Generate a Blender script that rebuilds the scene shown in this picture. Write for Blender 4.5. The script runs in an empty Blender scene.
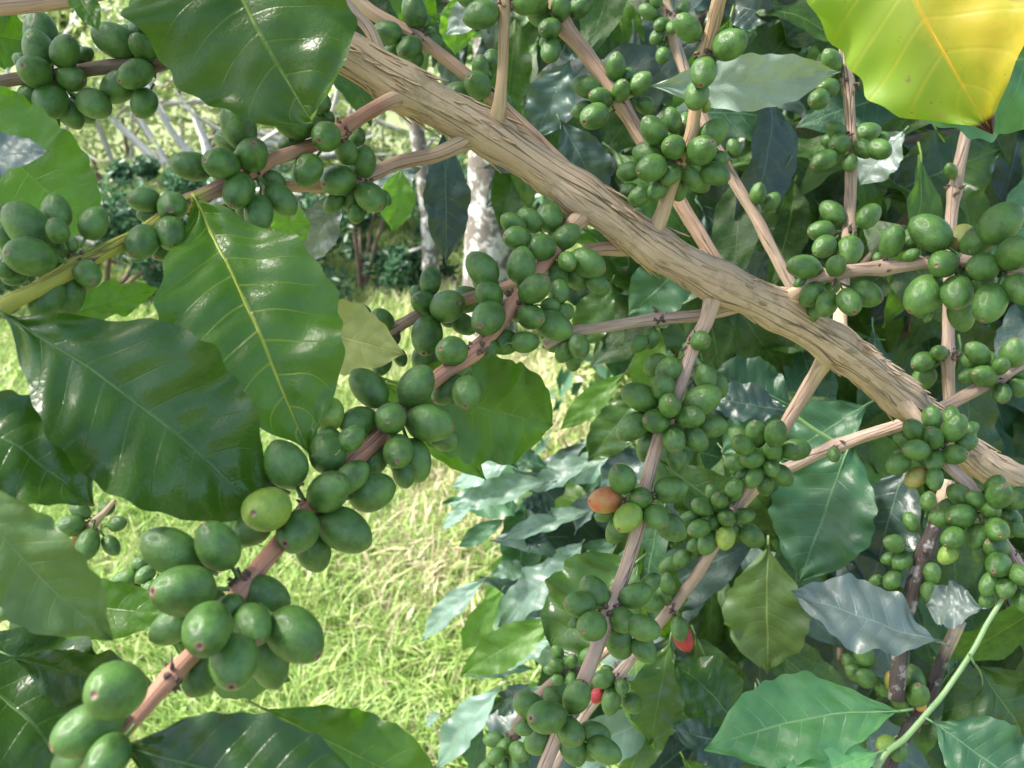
import bpy, math, random
import numpy as np
from mathutils import Vector, Matrix
random.seed(11); rng = np.random.default_rng(7)
S = bpy.context.scene
COL = S.collection
PI = math.pi
# ------------------------------------------------------------------ camera
F = 887.0; CAMZ = 1.6; PITCH = math.radians(20)
CAM = Vector((0, 0, CAMZ))
FW = Vector((0, math.cos(PITCH), -math.sin(PITCH)))
UP = Vector((0, math.sin(PITCH), math.cos(PITCH)))
RT = Vector((1, 0, 0))
def at(px, py, d):
    return CAM + FW * d + RT * ((px - 512) / F * d) + UP * ((384 - py) / F * d)
def proj(p):
    v = Vector(p) - CAM; d = v.dot(FW)
    return 512 + v.dot(RT) / d * F, 384 - v.dot(UP) / d * F, d
cd = bpy.data.cameras.new('camera'); cam = bpy.data.objects.new('camera', cd); COL.objects.link(cam)
cam.location = CAM; cam.rotation_euler = (math.radians(90) - PITCH, 0, 0)
cd.lens = F * 36 / 1024; cd.sensor_width = 36; cd.clip_start = 0.02; cd.clip_end = 500
cd.dof.use_dof = True; cd.dof.focus_distance = 0.41; cd.dof.aperture_fstop = 20
S.camera = cam
# ------------------------------------------------------------------ light
SUN_EL, SUN_AZ = 55, 268      # azimuth of the sun measured from +Y clockwise
w = bpy.data.worlds.new('World'); S.world = w; w.use_nodes = True
nt = w.node_tree; bg = nt.nodes['Background']
sky = nt.nodes.new('ShaderNodeTexSky'); sky.sky_type = 'NISHITA'; sky.sun_disc = False
sky.sun_elevation = math.radians(SUN_EL); sky.sun_rotation = math.radians(SUN_AZ)
sky.air_density = 1.0; sky.dust_density = 3.0; sky.ozone_density = 1.0
nt.links.new(sky.outputs[0], bg.inputs[0]); bg.inputs[1].default_value = 0.13
sl = bpy.data.lights.new('sun', 'SUN'); so = bpy.data.objects.new('sun', sl); COL.objects.link(so)
sl.energy = 4.3; sl.angle = math.radians(8); sl.color = (1, 0.96, 0.88)
az = math.radians(SUN_AZ); el = math.radians(SUN_EL)
sd = Vector((math.sin(az) * math.cos(el), math.cos(az) * math.cos(el), math.sin(el)))
so.rotation_euler = sd.to_track_quat('Z', 'Y').to_euler(); so.location = (0, 0, 10)
S.view_settings.view_transform = 'Standard'; S.view_settings.look = 'None'
S.view_settings.exposure = 1.9
S.cycles.max_bounces = 6; S.cycles.diffuse_bounces = 3; S.cycles.glossy_bounces = 2; S.cycles.transmission_bounces = 3; S.view_settings.gamma = 1
# ------------------------------------------------------------------ helpers
def tag(o, label=None, cat=None, group=None, kind=None):
    if label: o['label'] = label
    if cat: o['category'] = cat
    if group: o['group'] = group
    if kind: o['kind'] = kind
    return o
WL = {}
def link(name, data, parent=None, loc=Vector((0, 0, 0))):
    """loc is a world location; parents are never rotated or scaled"""
    o = bpy.data.objects.new(name, data); COL.objects.link(o)
    loc = Vector(loc); WL[o.name] = loc
    if parent is not None:
        o.parent = parent; o.location = loc - WL[parent.name]
    else: o.location = loc
    return o
def thing(name, label, cat, loc, group=None):
    return tag(link(name, None, None, loc), label, cat, group)
def mesh_np(name, V, Fc, mats, uv=None, attrs=None, mi=None, smooth=True):
    """V (n,3); Fc list of index arrays (all quads as (m,4), or mixed list)"""
    me = bpy.data.meshes.new(name)
    V = np.asarray(V, dtype=np.float32)
    if isinstance(Fc, np.ndarray):
        m, k = Fc.shape
        me.vertices.add(len(V)); me.vertices.foreach_set('co', V.ravel())
        me.loops.add(m * k); me.loops.foreach_set('vertex_index', Fc.astype(np.int32).ravel())
        me.polygons.add(m); me.polygons.foreach_set('loop_start', np.arange(0, m * k, k, dtype=np.int32))
        me.polygons.foreach_set('loop_total', np.full(m, k, dtype=np.int32))
        me.update(calc_edges=True)
    else:
        me.from_pydata([tuple(v) for v in V.tolist()], [], [tuple(int(i) for i in f) for f in Fc])
    if uv is not None:
        l = me.uv_layers.new(name='UVMap'); idx = np.empty(len(me.loops), dtype=np.int32)
        me.loops.foreach_get('vertex_index', idx)
        l.data.foreach_set('uv', np.asarray(uv, dtype=np.float32)[idx].ravel())
    for k, (typ, a) in (attrs or {}).items():
        at_ = me.attributes.new(k, typ, 'POINT')
        at_.data.foreach_set('vector' if typ == 'FLOAT_VECTOR' else 'value', np.asarray(a, dtype=np.float32).ravel())
    for m_ in mats: me.materials.append(m_)
    if mi is not None: me.polygons.foreach_set('material_index', np.asarray(mi, dtype=np.int32))
    if smooth: me.polygons.foreach_set('use_smooth', np.ones(len(me.polygons), dtype=bool))
    me.update(); return me
class Geo:
    def __init__(s): s.V = []; s.F = []; s.U = []; s.M = []; s.n = 0
    def add(s, V, Fc, U, mi=0):
        V = np.asarray(V, float); s.V.append(V); s.U.append(np.asarray(U, float))
        s.F += [tuple(i + s.n for i in f) for f in Fc]; s.M += [mi] * len(Fc); s.n += len(V)
    def mesh(s, name, mats, org=(0, 0, 0)):
        V = np.concatenate(s.V) - np.array(org); return mesh_np(name, V, s.F, mats, np.concatenate(s.U), mi=s.M)
# ------------------------------------------------------------------ materials
def mat(name):
    m = bpy.data.materials.new(name); m.use_nodes = True; t = m.node_tree
    return m, t, t.nodes['Principled BSDF'], t.nodes['Material Output']
def N(t, typ, **kw):
    n = t.nodes.new(typ)
    for k, v in kw.items():
        if k in ('operation', 'blend_type', 'data_type', 'attribute_name', 'noise_dimensions', 'feature', 'interpolation_type'): setattr(n, k, v)
    return n
def L(t, a, b): t.links.new(a, b)
def math_(t, op, a, b=None, clamp=False):
    n = t.nodes.new('ShaderNodeMath'); n.operation = op; n.use_clamp = clamp
    for i, x in enumerate((a, b)):
        if x is None: continue
        if isinstance(x, (int, float)): n.inputs[i].default_value = x
        else: t.links.new(x, n.inputs[i])
    return n.outputs[0]
def mix_(t, fac, a, b, bt='MIX'):
    n = t.nodes.new('ShaderNodeMix'); n.data_type = 'RGBA'; n.blend_type = bt
    for sck, x in ((n.inputs[0], fac), (n.inputs[6], a), (n.inputs[7], b)):
        if isinstance(x, (int, float)): sck.default_value = x
        elif isinstance(x, tuple): sck.default_value = (*x, 1) if len(x) == 3 else x
        else: t.links.new(x, sck)
    return n.outputs[2]
def noise_(t, vec, scale, detail=3, rough=0.5):
    n = t.nodes.new('ShaderNodeTexNoise'); n.inputs['Scale'].default_value = scale
    n.inputs['Detail'].default_value = detail; n.inputs['Roughness'].default_value = rough
    if vec is not None: t.links.new(vec, n.inputs['Vector'])
    return n.outputs['Fac']
def ramp_(t, fac, stops):
    n = t.nodes.new('ShaderNodeValToRGB'); e = n.color_ramp.elements
    while len(e) < len(stops): e.new(0.5)
    for i, (p, c) in enumerate(stops): e[i].position = p; e[i].color = (*c, 1)
    t.links.new(fac, n.inputs[0]); return n.outputs[0]
def bump_(t, h, strength, dist, normal=None):
    n = t.nodes.new('ShaderNodeBump'); n.inputs['Strength'].default_value = strength; n.inputs['Distance'].default_value = dist
    t.links.new(h, n.inputs['Height'])
    if normal is not None: t.links.new(normal, n.inputs['Normal'])
    return n.outputs[0]

def berry_mat(name, c1, c2, blush=None):
    m, t, p, o = mat(name)
    a = N(t, 'ShaderNodeAttribute', attribute_name='uco'); d = N(t, 'ShaderNodeAttribute', attribute_name='disc')
    r = N(t, 'ShaderNodeAttribute', attribute_name='rnd'); oi = t.nodes.new('ShaderNodeObjectInfo')
    rr = math_(t, 'FRACT', math_(t, 'ADD', r.outputs['Fac'], oi.outputs['Random']))
    off = t.nodes.new('ShaderNodeVectorMath'); off.operation = 'ADD'; L(t, a.outputs['Vector'], off.inputs[0])
    cx = t.nodes.new('ShaderNodeCombineXYZ'); L(t, math_(t, 'MULTIPLY', rr, 50.0), cx.inputs[0]); L(t, cx.outputs[0], off.inputs[1])
    v = off.outputs[0]
    c = mix_(t, rr, c1, c2)
    n1 = noise_(t, v, 1.1, 3, 0.6)
    c = mix_(t, math_(t, 'MULTIPLY', ramp_(t, noise_(t, v, 2.6, 5, .7), [(0.42, (0, 0, 0)), (0.62, (1, 1, 1))]), .45), c, tuple(x * .62 for x in c1))
    c = mix_(t, ramp_(t, n1, [(0.35, (0, 0, 0)), (0.72, (1, 1, 1))]), c, blush or tuple(x * 1.5 for x in c2))
    n2 = noise_(t, v, 16, 2, 0.6)                              # pale lenticels of the skin
    c = mix_(t, math_(t, 'MULTIPLY', ramp_(t, n2, [(0.62, (0, 0, 0)), (0.74, (1, 1, 1))]), 0.35), c, tuple(min(1, x * 2.0 + .02) for x in c2))
    n4 = noise_(t, v, 3.2, 4, 0.7)                             # brown scuffs
    c = mix_(t, math_(t, 'MULTIPLY', ramp_(t, n4, [(0.68, (0, 0, 0)), (0.74, (1, 1, 1))]), 0.55), c, (0.12, 0.075, 0.035))
    da = math_(t, 'ADD', math_(t, 'MULTIPLY', d.outputs['Fac'], math_(t, 'ADD', math_(t, 'MULTIPLY', math_(t, 'FRACT', math_(t, 'MULTIPLY', rr, 7.3)), .5), .55)), math_(t, 'MULTIPLY', math_(t, 'SUBTRACT', noise_(t, v, 9, 2), .5), .35))
    c = mix_(t, ramp_(t, da, [(0.35, (0, 0, 0)), (0.6, (1, 1, 1))]), c, (0.2, 0.125, 0.075))
    c = mix_(t, ramp_(t, da, [(0.86, (0, 0, 0)), (0.97, (1, 1, 1))]), c, (0.035, 0.022, 0.018))
    L(t, c, p.inputs['Base Color'])
    p.inputs['Roughness'].default_value = 0.4
    L(t, math_(t, 'ADD', math_(t, 'MULTIPLY', n4, 0.34), 0.16), p.inputs['Roughness'])
    p.inputs['Specular IOR Level'].default_value = 0.5
    L(t, bump_(t, math_(t, 'ADD', n2, math_(t, 'MULTIPLY', n4, 2.0)), 0.2, 0.03), p.inputs['Normal'])
    return m
BM = {'g': berry_mat('berry_green', (0.030, 0.080, 0.014), (0.062, 0.134, 0.027)),
      'y': berry_mat('berry_yellow_green', (0.24, 0.34, 0.045), (0.30, 0.36, 0.06), (0.13, 0.25, 0.04)),
      'r': berry_mat('berry_red', (0.45, 0.03, 0.04), (0.42, 0.02, 0.03), (0.2, 0.02, 0.015)),
      'o': berry_mat('berry_orange_red', (0.55, 0.10, 0.06), (0.55, 0.16, 0.08), (0.42, 0.30, 0.07)),
      'h': berry_mat('berry_turning', (0.36, 0.25, 0.06), (0.40, 0.28, 0.08), (0.12, 0.22, 0.05))}

def leaf_mat(name, c1, c2, vein, rough=0.34, trans=0.22, tcol=None, spots=None, veinw=0.035, under=None, spec=0.5):
    m, t, p, o = mat(name)
    uv = t.nodes.new('ShaderNodeUVMap'); uv.uv_map = 'UVMap'
    sp = t.nodes.new('ShaderNodeSeparateXYZ'); L(t, uv.outputs[0], sp.inputs[0])
    u = sp.outputs[0]; v = math_(t, 'SUBTRACT', math_(t, 'MULTIPLY', sp.outputs[1], 2.0), 1.0)
    av = math_(t, 'ABSOLUTE', v)
    tc = t.nodes.new('ShaderNodeTexCoord'); oi = t.nodes.new('ShaderNodeObjectInfo')
    obj = tc.outputs['Object']
    ph = math_(t, 'FRACT', math_(t, 'ADD', math_(t, 'MULTIPLY', math_(t, 'SUBTRACT', u, math_(t, 'MULTIPLY', math_(t, 'POWER', av, 1.25), 0.13)), 9.0),
               math_(t, 'ADD', math_(t, 'MULTIPLY', math_(t, 'GREATER_THAN', v, 0.0), 0.35), math_(t, 'MULTIPLY', noise_(t, obj, 30, 1), 0.12))))
    dist = math_(t, 'ABSOLUTE', math_(t, 'SUBTRACT', ph, 0.5))
    vw = math_(t, 'MULTIPLY', math_(t, 'SUBTRACT', 1.02, av), 0.06)
    vl = math_(t, 'SUBTRACT', 1.0, math_(t, 'DIVIDE', dist, vw), True)
    mid = math_(t, 'SUBTRACT', 1.0, math_(t, 'DIVIDE', av, veinw), True)
    n1 = noise_(t, obj, 22, 4, 0.6)
    c = mix_(t, ramp_(t, n1, [(0.3, (0, 0, 0)), (0.7, (1, 1, 1))]), c1, c2)
    bri = math_(t, 'ADD', math_(t, 'MULTIPLY', oi.outputs['Random'], 0.5), 0.75)
    hs = t.nodes.new('ShaderNodeHueSaturation'); L(t, c, hs.inputs['Color']); L(t, bri, hs.inputs['Value'])
    hs.inputs['Hue'].default_value = 0.5; c = hs.outputs[0]
    c = mix_(t, math_(t, 'MULTIPLY', vl, math_(t, 'MULTIPLY', noise_(t, obj, 35, 2), 0.8)), c, vein)
    c = mix_(t, math_(t, 'MULTIPLY', mid, 0.9), c, vein)
    n3 = noise_(t, obj, 12, 5, 0.75)
    c = mix_(t, math_(t, 'MULTIPLY', ramp_(t, n3, [(0.45, (0, 0, 0)), (0.7, (1, 1, 1))]), 0.35), c, tuple(min(1, a * 1.9 + .01) for a in c2))
    n5 = noise_(t, obj, 34, 3, 0.7)
    c = mix_(t, math_(t, 'MULTIPLY', ramp_(t, n5, [(0.72, (0, 0, 0)), (0.76, (1, 1, 1))]), 0.6), c, spots or (0.16, 0.11, 0.05))
    if under:
        geo = t.nodes.new('ShaderNodeNewGeometry'); c = mix_(t, geo.outputs['Backfacing'], c, mix_(t, math_(t, 'MULTIPLY', vl, .5), under, vein))
    L(t, c, p.inputs['Base Color'])
    L(t, math_(t, 'ADD', math_(t, 'MULTIPLY', noise_(t, obj, 40, 3), 0.25), rough - 0.12), p.inputs['Roughness'])
    p.inputs['Specular IOR Level'].default_value = spec
    voro = t.nodes.new('ShaderNodeTexVoronoi'); voro.inputs['Scale'].default_value = 420; L(t, obj, voro.inputs['Vector'])
    voro.feature = 'DISTANCE_TO_EDGE'
    b1 = bump_(t, math_(t, 'ADD', math_(t, 'MULTIPLY', vl, -0.7), math_(t, 'MULTIPLY', mid, -1.2)), 0.4, 0.0007)
    b2 = bump_(t, math_(t, 'MINIMUM', voro.outputs[0], 0.25), 0.35, 0.0006, b1)
    b3 = bump_(t, noise_(t, obj, 60, 2), 0.25, 0.002, b2)
    L(t, b3, p.inputs['Normal'])
    tr = t.nodes.new('ShaderNodeBsdfTranslucent')
    tcn = mix_(t, 1.0, c, tcol or (1.9, 2.1, 0.6), 'MULTIPLY'); L(t, tcn, tr.inputs[0]); L(t, b1, tr.inputs['Normal'])
    ms = t.nodes.new('ShaderNodeMixShader'); ms.inputs[0].default_value = trans
    L(t, p.outputs[0], ms.inputs[1]); L(t, tr.outputs[0], ms.inputs[2]); L(t, ms.outputs[0], o.inputs['Surface'])
    return m
U0 = (0.11, 0.18, 0.08)
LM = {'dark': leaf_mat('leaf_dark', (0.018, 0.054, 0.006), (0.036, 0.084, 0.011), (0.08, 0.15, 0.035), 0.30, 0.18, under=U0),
      'mid': leaf_mat('leaf_mid', (0.036, 0.094, 0.010), (0.066, 0.142, 0.017), (0.14, 0.22, 0.04), 0.34, 0.38, under=U0),
      'ymid': leaf_mat('leaf_yellow_rib', (0.030, 0.082, 0.009), (0.060, 0.128, 0.015), (0.33, 0.38, 0.04), 0.34, 0.28, under=U0, veinw=0.03),
      'bright': leaf_mat('leaf_bright', (0.075, 0.17, 0.02), (0.11, 0.22, 0.035), (0.2, 0.32, 0.08), 0.42, 0.35, under=(0.13, 0.27, 0.06)),
      'blue': leaf_mat('leaf_blue_sheen', (0.022, 0.05, 0.04), (0.035, 0.07, 0.055), (0.12, 0.18, 0.14), 0.38, 0.1, under=U0, spec=0.6),  # bluish sky sheen put into the base colour
      'slate': leaf_mat('leaf_slate', (0.07, 0.105, 0.09), (0.13, 0.165, 0.15), (0.2, 0.26, 0.22), 0.42, 0.1, under=U0, spec=0.8),
      'pale': leaf_mat('leaf_pale_sheen', (0.12, 0.21, 0.15), (0.19, 0.29, 0.23), (0.3, 0.4, 0.28), 0.38, 0.2, under=(0.12, 0.26, 0.09), spec=0.7),  # base colour lightened to carry the sky's reflection on glossy leaves
      'teal': leaf_mat('leaf_teal', (0.022, 0.075, 0.034), (0.04, 0.11, 0.05), (0.14, 0.27, 0.14), 0.42, 0.2, under=U0),
      'under': leaf_mat('leaf_underside', (0.13, 0.20, 0.10), (0.17, 0.24, 0.13), (0.26, 0.33, 0.18), 0.5, 0.2),
      'grey': leaf_mat('leaf_grey_green', (0.20, 0.26, 0.20), (0.26, 0.32, 0.25), (0.36, 0.42, 0.33), 0.45, 0.06),
      'olive': leaf_mat('leaf_olive', (0.07, 0.13, 0.03), (0.10, 0.17, 0.045), (0.2, 0.26, 0.1), 0.45, 0.2, under=U0),
      'straw': leaf_mat('leaf_straw', (0.34, 0.38, 0.12), (0.42, 0.44, 0.17), (0.5, 0.5, 0.25), 0.5, 0.3, tcol=(1.2, 1.2, .8)),
      'fresh': leaf_mat('leaf_fresh', (0.07, 0.20, 0.075), (0.10, 0.25, 0.09), (0.22, 0.38, 0.17), 0.4, 0.2, under=U0)}
def yellow_leaf_mat():
    m, t, p, o = mat('leaf_yellow')
    uv = t.nodes.new('ShaderNodeUVMap'); sp = t.nodes.new('ShaderNodeSeparateXYZ'); L(t, uv.outputs[0], sp.inputs[0])
    tc = t.nodes.new('ShaderNodeTexCoord'); obj = tc.outputs['Object']
    u = sp.outputs[0]; vv = sp.outputs[1]; av = math_(t, 'ABSOLUTE', math_(t, 'SUBTRACT', math_(t, 'MULTIPLY', vv, 2.0), 1.0))
    n1 = noise_(t, obj, 22, 4, 0.6)
    f = math_(t, 'ADD', math_(t, 'MULTIPLY', vv, 1.5), math_(t, 'MULTIPLY', noise_(t, obj, 16, 5, 0.7), 1.5))
    c = ramp_(t, math_(t, 'ADD', math_(t, 'MULTIPLY', math_(t, 'SUBTRACT', f, .4), .5), math_(t, 'MULTIPLY', math_(t, 'SUBTRACT', u, .7), -.3)), [(0.25, (0.58, 0.42, 0.02)), (0.42, (0.50, 0.41, 0.02)), (0.57, (0.27, 0.34, 0.02)), (0.95, (0.24, 0.40, 0.015))])
    ph = math_(t, 'FRACT', math_(t, 'MULTIPLY', math_(t, 'SUBTRACT', u, math_(t, 'MULTIPLY', av, 0.13)), 9.0))
    vl = math_(t, 'SUBTRACT', 1.0, math_(t, 'DIVIDE', math_(t, 'ABSOLUTE', math_(t, 'SUBTRACT', ph, 0.5)), 0.09), True)
    mid = math_(t, 'SUBTRACT', 1.0, math_(t, 'DIVIDE', av, 0.04), True)
    c = mix_(t, math_(t, 'MULTIPLY', vl, 0.2), c, (0.66, 0.45, 0.02)); c = mix_(t, math_(t, 'MULTIPLY', mid, .7), c, (0.7, 0.42, 0.02))
    c = mix_(t, math_(t, 'MULTIPLY', ramp_(t, noise_(t, obj, 30, 6, .75), [(0.48, (0, 0, 0)), (0.62, (1, 1, 1))]), .45), c, (0.26, 0.36, 0.02))
    c = mix_(t, math_(t, 'MULTIPLY', ramp_(t, noise_(t, obj, 160, 3, .7), [(0.66, (0, 0, 0)), (0.7, (1, 1, 1))]), .6), c, (0.2, 0.12, 0.04))
    n5 = noise_(t, obj, 48, 3, 0.7)
    c = mix_(t, math_(t, 'MULTIPLY', ramp_(t, n5, [(0.64, (0, 0, 0)), (0.70, (1, 1, 1))]), 0.6), c, (0.35, 0.22, 0.06))
    c = mix_(t, ramp_(t, math_(t, 'ADD', u, math_(t, 'MULTIPLY', n1, .05)), [(0.965, (0, 0, 0)), (0.98, (1, 1, 1))]), c, (0.06, 0.018, 0.01))
    L(t, c, p.inputs['Base Color']); p.inputs['Roughness'].default_value = 0.5
    b = bump_(t, math_(t, 'ADD', math_(t, 'MULTIPLY', vl, -.5), math_(t, 'MULTIPLY', mid, -.8)), 0.4, 0.0006); L(t, b, p.inputs['Normal'])
    tr = t.nodes.new('ShaderNodeBsdfTranslucent'); L(t, c, tr.inputs[0])
    ms = t.nodes.new('ShaderNodeMixShader'); ms.inputs[0].default_value = 0.3
    L(t, p.outputs[0], ms.inputs[1]); L(t, tr.outputs[0], ms.inputs[2]); L(t, ms.outputs[0], o.inputs['Surface'])
    return m
LM['yellow'] = yellow_leaf_mat()
def simple_mat(name, c, rough=0.5, c2=None, sc=60, bump=0.0, trans=0):
    m, t, p, o = mat(name)
    tc = t.nodes.new('ShaderNodeTexCoord'); n = noise_(t, tc.outputs['Object'], sc, 4, 0.6)
    col = mix_(t, ramp_(t, n, [(0.35, (0, 0, 0)), (0.65, (1, 1, 1))]), c, c2 or tuple(x * .6 for x in c))
    L(t, col, p.inputs['Base Color']); p.inputs['Roughness'].default_value = rough
    if bump: L(t, bump_(t, n, 0.6, bump), p.inputs['Normal'])
    return m
RIB = {k: simple_mat('midrib_' + k, c, 0.4) for k, c in
       {'dark': (0.10, 0.19, 0.05), 'mid': (0.22, 0.32, 0.05), 'ymid': (0.40, 0.44, 0.04), 'bright': (0.2, 0.36, 0.08), 'blue': (0.12, 0.2, 0.14), 'slate': (0.2, 0.27, 0.24),
        'pale': (0.3, 0.42, 0.25), 'teal': (0.14, 0.28, 0.12), 'under': (0.24, 0.32, 0.14), 'grey': (0.42, 0.5, 0.33), 'olive': (0.2, 0.27, 0.08), 'straw': (0.5, 0.5, 0.22), 'fresh': (0.24, 0.4, 0.15), 'yellow': (0.75, 0.5, 0.03)}.items()}
def bark_mat(name, c1, c2, c3, su=9, sv=26, bump=0.0016, grey=None, gs=55, green=None, gt=.56, stain=None):
    """fibrous bark: u = metres round the stem, v = metres along it"""
    m, t, p, o = mat(name)
    uv = t.nodes.new('ShaderNodeUVMap'); mp = t.nodes.new('ShaderNodeMapping'); L(t, uv.outputs[0], mp.inputs[0])
    mp.inputs['Scale'].default_value = (1, 0.06, 1)
    v = mp.outputs[0]
    tc = t.nodes.new('ShaderNodeTexCoord')
    n1 = noise_(t, v, 560, 7, 0.75); n2 = noise_(t, v, 150, 4, 0.6); n3 = noise_(t, tc.outputs['Object'], 22, 4, 0.6)
    wv = t.nodes.new('ShaderNodeTexVoronoi'); wv.feature = 'DISTANCE_TO_EDGE'; wv.inputs['Scale'].default_value = 260; L(t, v, wv.inputs['Vector'])
    crack = ramp_(t, wv.outputs[0], [(0.0, (1, 1, 1)), (0.055, (0, 0, 0))])
    crack = math_(t, 'MULTIPLY', crack, ramp_(t, n2, [(0.42, (0, 0, 0)), (0.62, (1, 1, 1))]))
    c = mix_(t, ramp_(t, n1, [(0.32, (0, 0, 0)), (0.66, (1, 1, 1))]), c1, c2)
    c = mix_(t, ramp_(t, n3, [(0.42, (0, 0, 0)), (0.68, (1, 1, 1))]), c, c3)
    if name != 'stem_bark' and name != 'lichen_bark':          # woody and tan where it leaves the stem
        sx = t.nodes.new('ShaderNodeSeparateXYZ'); L(t, uv.outputs[0], sx.inputs[0])
        wd = math_(t, 'ADD', sx.outputs[1], math_(t, 'MULTIPLY', math_(t, 'SUBTRACT', n2, .5), .03))
        c = mix_(t, ramp_(t, math_(t, 'MULTIPLY', wd, 20.0), [(0.3, (1, 1, 1)), (0.62, (0, 0, 0))]), c, mix_(t, n1, (0.36, 0.24, 0.14), (0.62, 0.46, 0.32)))
    if stain:
        c = mix_(t, math_(t, 'MULTIPLY', ramp_(t, noise_(t, tc.outputs['Object'], 60, 6, .75), [(0.53, (0, 0, 0)), (0.62, (1, 1, 1))]), .38), c, stain)
        c = mix_(t, math_(t, 'MULTIPLY', ramp_(t, noise_(t, v, 260, 5, .8), [(0.60, (0, 0, 0)), (0.66, (1, 1, 1))]), .75), c, tuple(x * .6 for x in stain))
    if green:
        c = mix_(t, ramp_(t, math_(t, 'ADD', sx.outputs[1], math_(t, 'MULTIPLY', math_(t, 'SUBTRACT', noise_(t, v, 90, 2), .5), .12)), [(green - .01, (0, 0, 0)), (green + .008, (1, 1, 1))]), c, (0.38, 0.36, 0.07))
    if grey: c = mix_(t, ramp_(t, noise_(t, tc.outputs['Object'], gs, 4, .7), [(gt, (0, 0, 0)), (gt + .06, (1, 1, 1))]), c, grey)
    c = mix_(t, math_(t, 'MULTIPLY', crack, 0.75), c, tuple(x * .2 for x in c1))
    L(t, c, p.inputs['Base Color']); p.inputs['Roughness'].default_value = 0.75; p.inputs['Specular IOR Level'].default_value = 0.3
    h = math_(t, 'SUBTRACT', math_(t, 'ADD', n1, math_(t, 'MULTIPLY', n2, 1.2)), math_(t, 'MULTIPLY', crack, 1.3))
    L(t, bump_(t, h, 0.9, bump), p.inputs['Normal'])
    return m
BK = {'stem': bark_mat('stem_bark', (0.42, 0.27, 0.165), (0.70, 0.53, 0.38), (0.52, 0.36, 0.24), bump=0.0017, stain=(0.17, 0.12, 0.075)),
      'twig': bark_mat('twig_bark', (0.33, 0.19, 0.13), (0.50, 0.34, 0.25), (0.38, 0.25, 0.18), bump=0.0009),
      'tan': bark_mat('tan_twig_bark', (0.34, 0.21, 0.12), (0.48, 0.33, 0.2), (0.38, 0.25, 0.15), bump=0.0009),
      'pink': bark_mat('pink_twig_bark', (0.32, 0.21, 0.155), (0.56, 0.42, 0.34), (0.38, 0.26, 0.19), bump=0.0009),
      'reddish': bark_mat('pinkish_brown_bark', (0.38, 0.17, 0.105), (0.52, 0.29, 0.20), (0.42, 0.21, 0.14), bump=0.0004),
      'fork': bark_mat('brown_to_green_bark', (0.33, 0.17, 0.12), (0.46, 0.28, 0.2), (0.30, 0.12, 0.09), bump=0.0004, green=.135),
      'red': bark_mat('reddish_twig_bark', (0.27, 0.10, 0.07), (0.40, 0.19, 0.13), (0.33, 0.16, 0.10), bump=0.0004),
      'young': bark_mat('young_twig_bark', (0.34, 0.34, 0.06), (0.42, 0.38, 0.08), (0.26, 0.10, 0.06), bump=0.0003),
      'brown': bark_mat('brown_twig_bark', (0.13, 0.09, 0.065), (0.22, 0.16, 0.12), (0.17, 0.12, 0.09), bump=0.0009),
      'shaded': bark_mat('shaded_weathered_twig_bark', (0.045, 0.035, 0.032), (0.10, 0.075, 0.07), (0.05, 0.04, 0.035), bump=0.001, grey=(0.3, 0.27, 0.26)),  # shade put into the darker bark colours, plus grey weathered patches
      'green': simple_mat('green_shoot', (0.2, 0.33, 0.12), 0.45, (0.26, 0.38, 0.17)),
      'pale': bark_mat('pale_twig_bark', (0.42, 0.40, 0.37), (0.6, 0.58, 0.54), (0.5, 0.47, 0.43), bump=0.002),
      'lichen': bark_mat('lichen_bark', (0.12, 0.10, 0.08), (0.22, 0.19, 0.16), (0.16, 0.14, 0.12), bump=0.004, grey=(0.55, 0.56, 0.52), gs=11, gt=.5)}
NODE = simple_mat('dried_flower_remains', (0.06, 0.038, 0.028), 0.9, (0.16, 0.11, 0.08), 400, 0.001)
# ------------------------------------------------------------------ branches
def catmull(P, n):
    P = [np.array(p, float) for p in P]; P = [2 * P[0] - P[1]] + P + [2 * P[-1] - P[-2]]
    out = []
    for i in range(1, len(P) - 2):
        a, b, c, d = P[i - 1:i + 3]
        for k in range(n):
            t = k / n
            out.append(0.5 * ((2 * b) + (-a + c) * t + (2 * a - 5 * b + 4 * c - d) * t * t + (-a + 3 * b - 3 * c + d) * t ** 3))
    out.append(P[-2]); return np.array(out)
def vnoise(x, seed=0):
    i = math.floor(x); f = x - i; f = f * f * (3 - 2 * f)
    h = lambda k: (math.sin(k * 127.1 + seed * 311.7) * 43758.5453) % 1.0
    return h(i) * (1 - f) + h(i + 1) * f - 0.5
def vn2(x, y, per, seed=0):
    i = math.floor(x); j = math.floor(y); f = x - i; h_ = y - j; f = f * f * (3 - 2 * f); h_ = h_ * h_ * (3 - 2 * h_)
    H = lambda a, b: (math.sin((a % per) * 127.1 + b * 269.5 + seed * 311.7) * 43758.5453) % 1.0
    return (H(i, j) * (1 - f) + H(i + 1, j) * f) * (1 - h_) + (H(i, j + 1) * (1 - f) + H(i + 1, j + 1) * f) * h_ - .5
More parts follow.
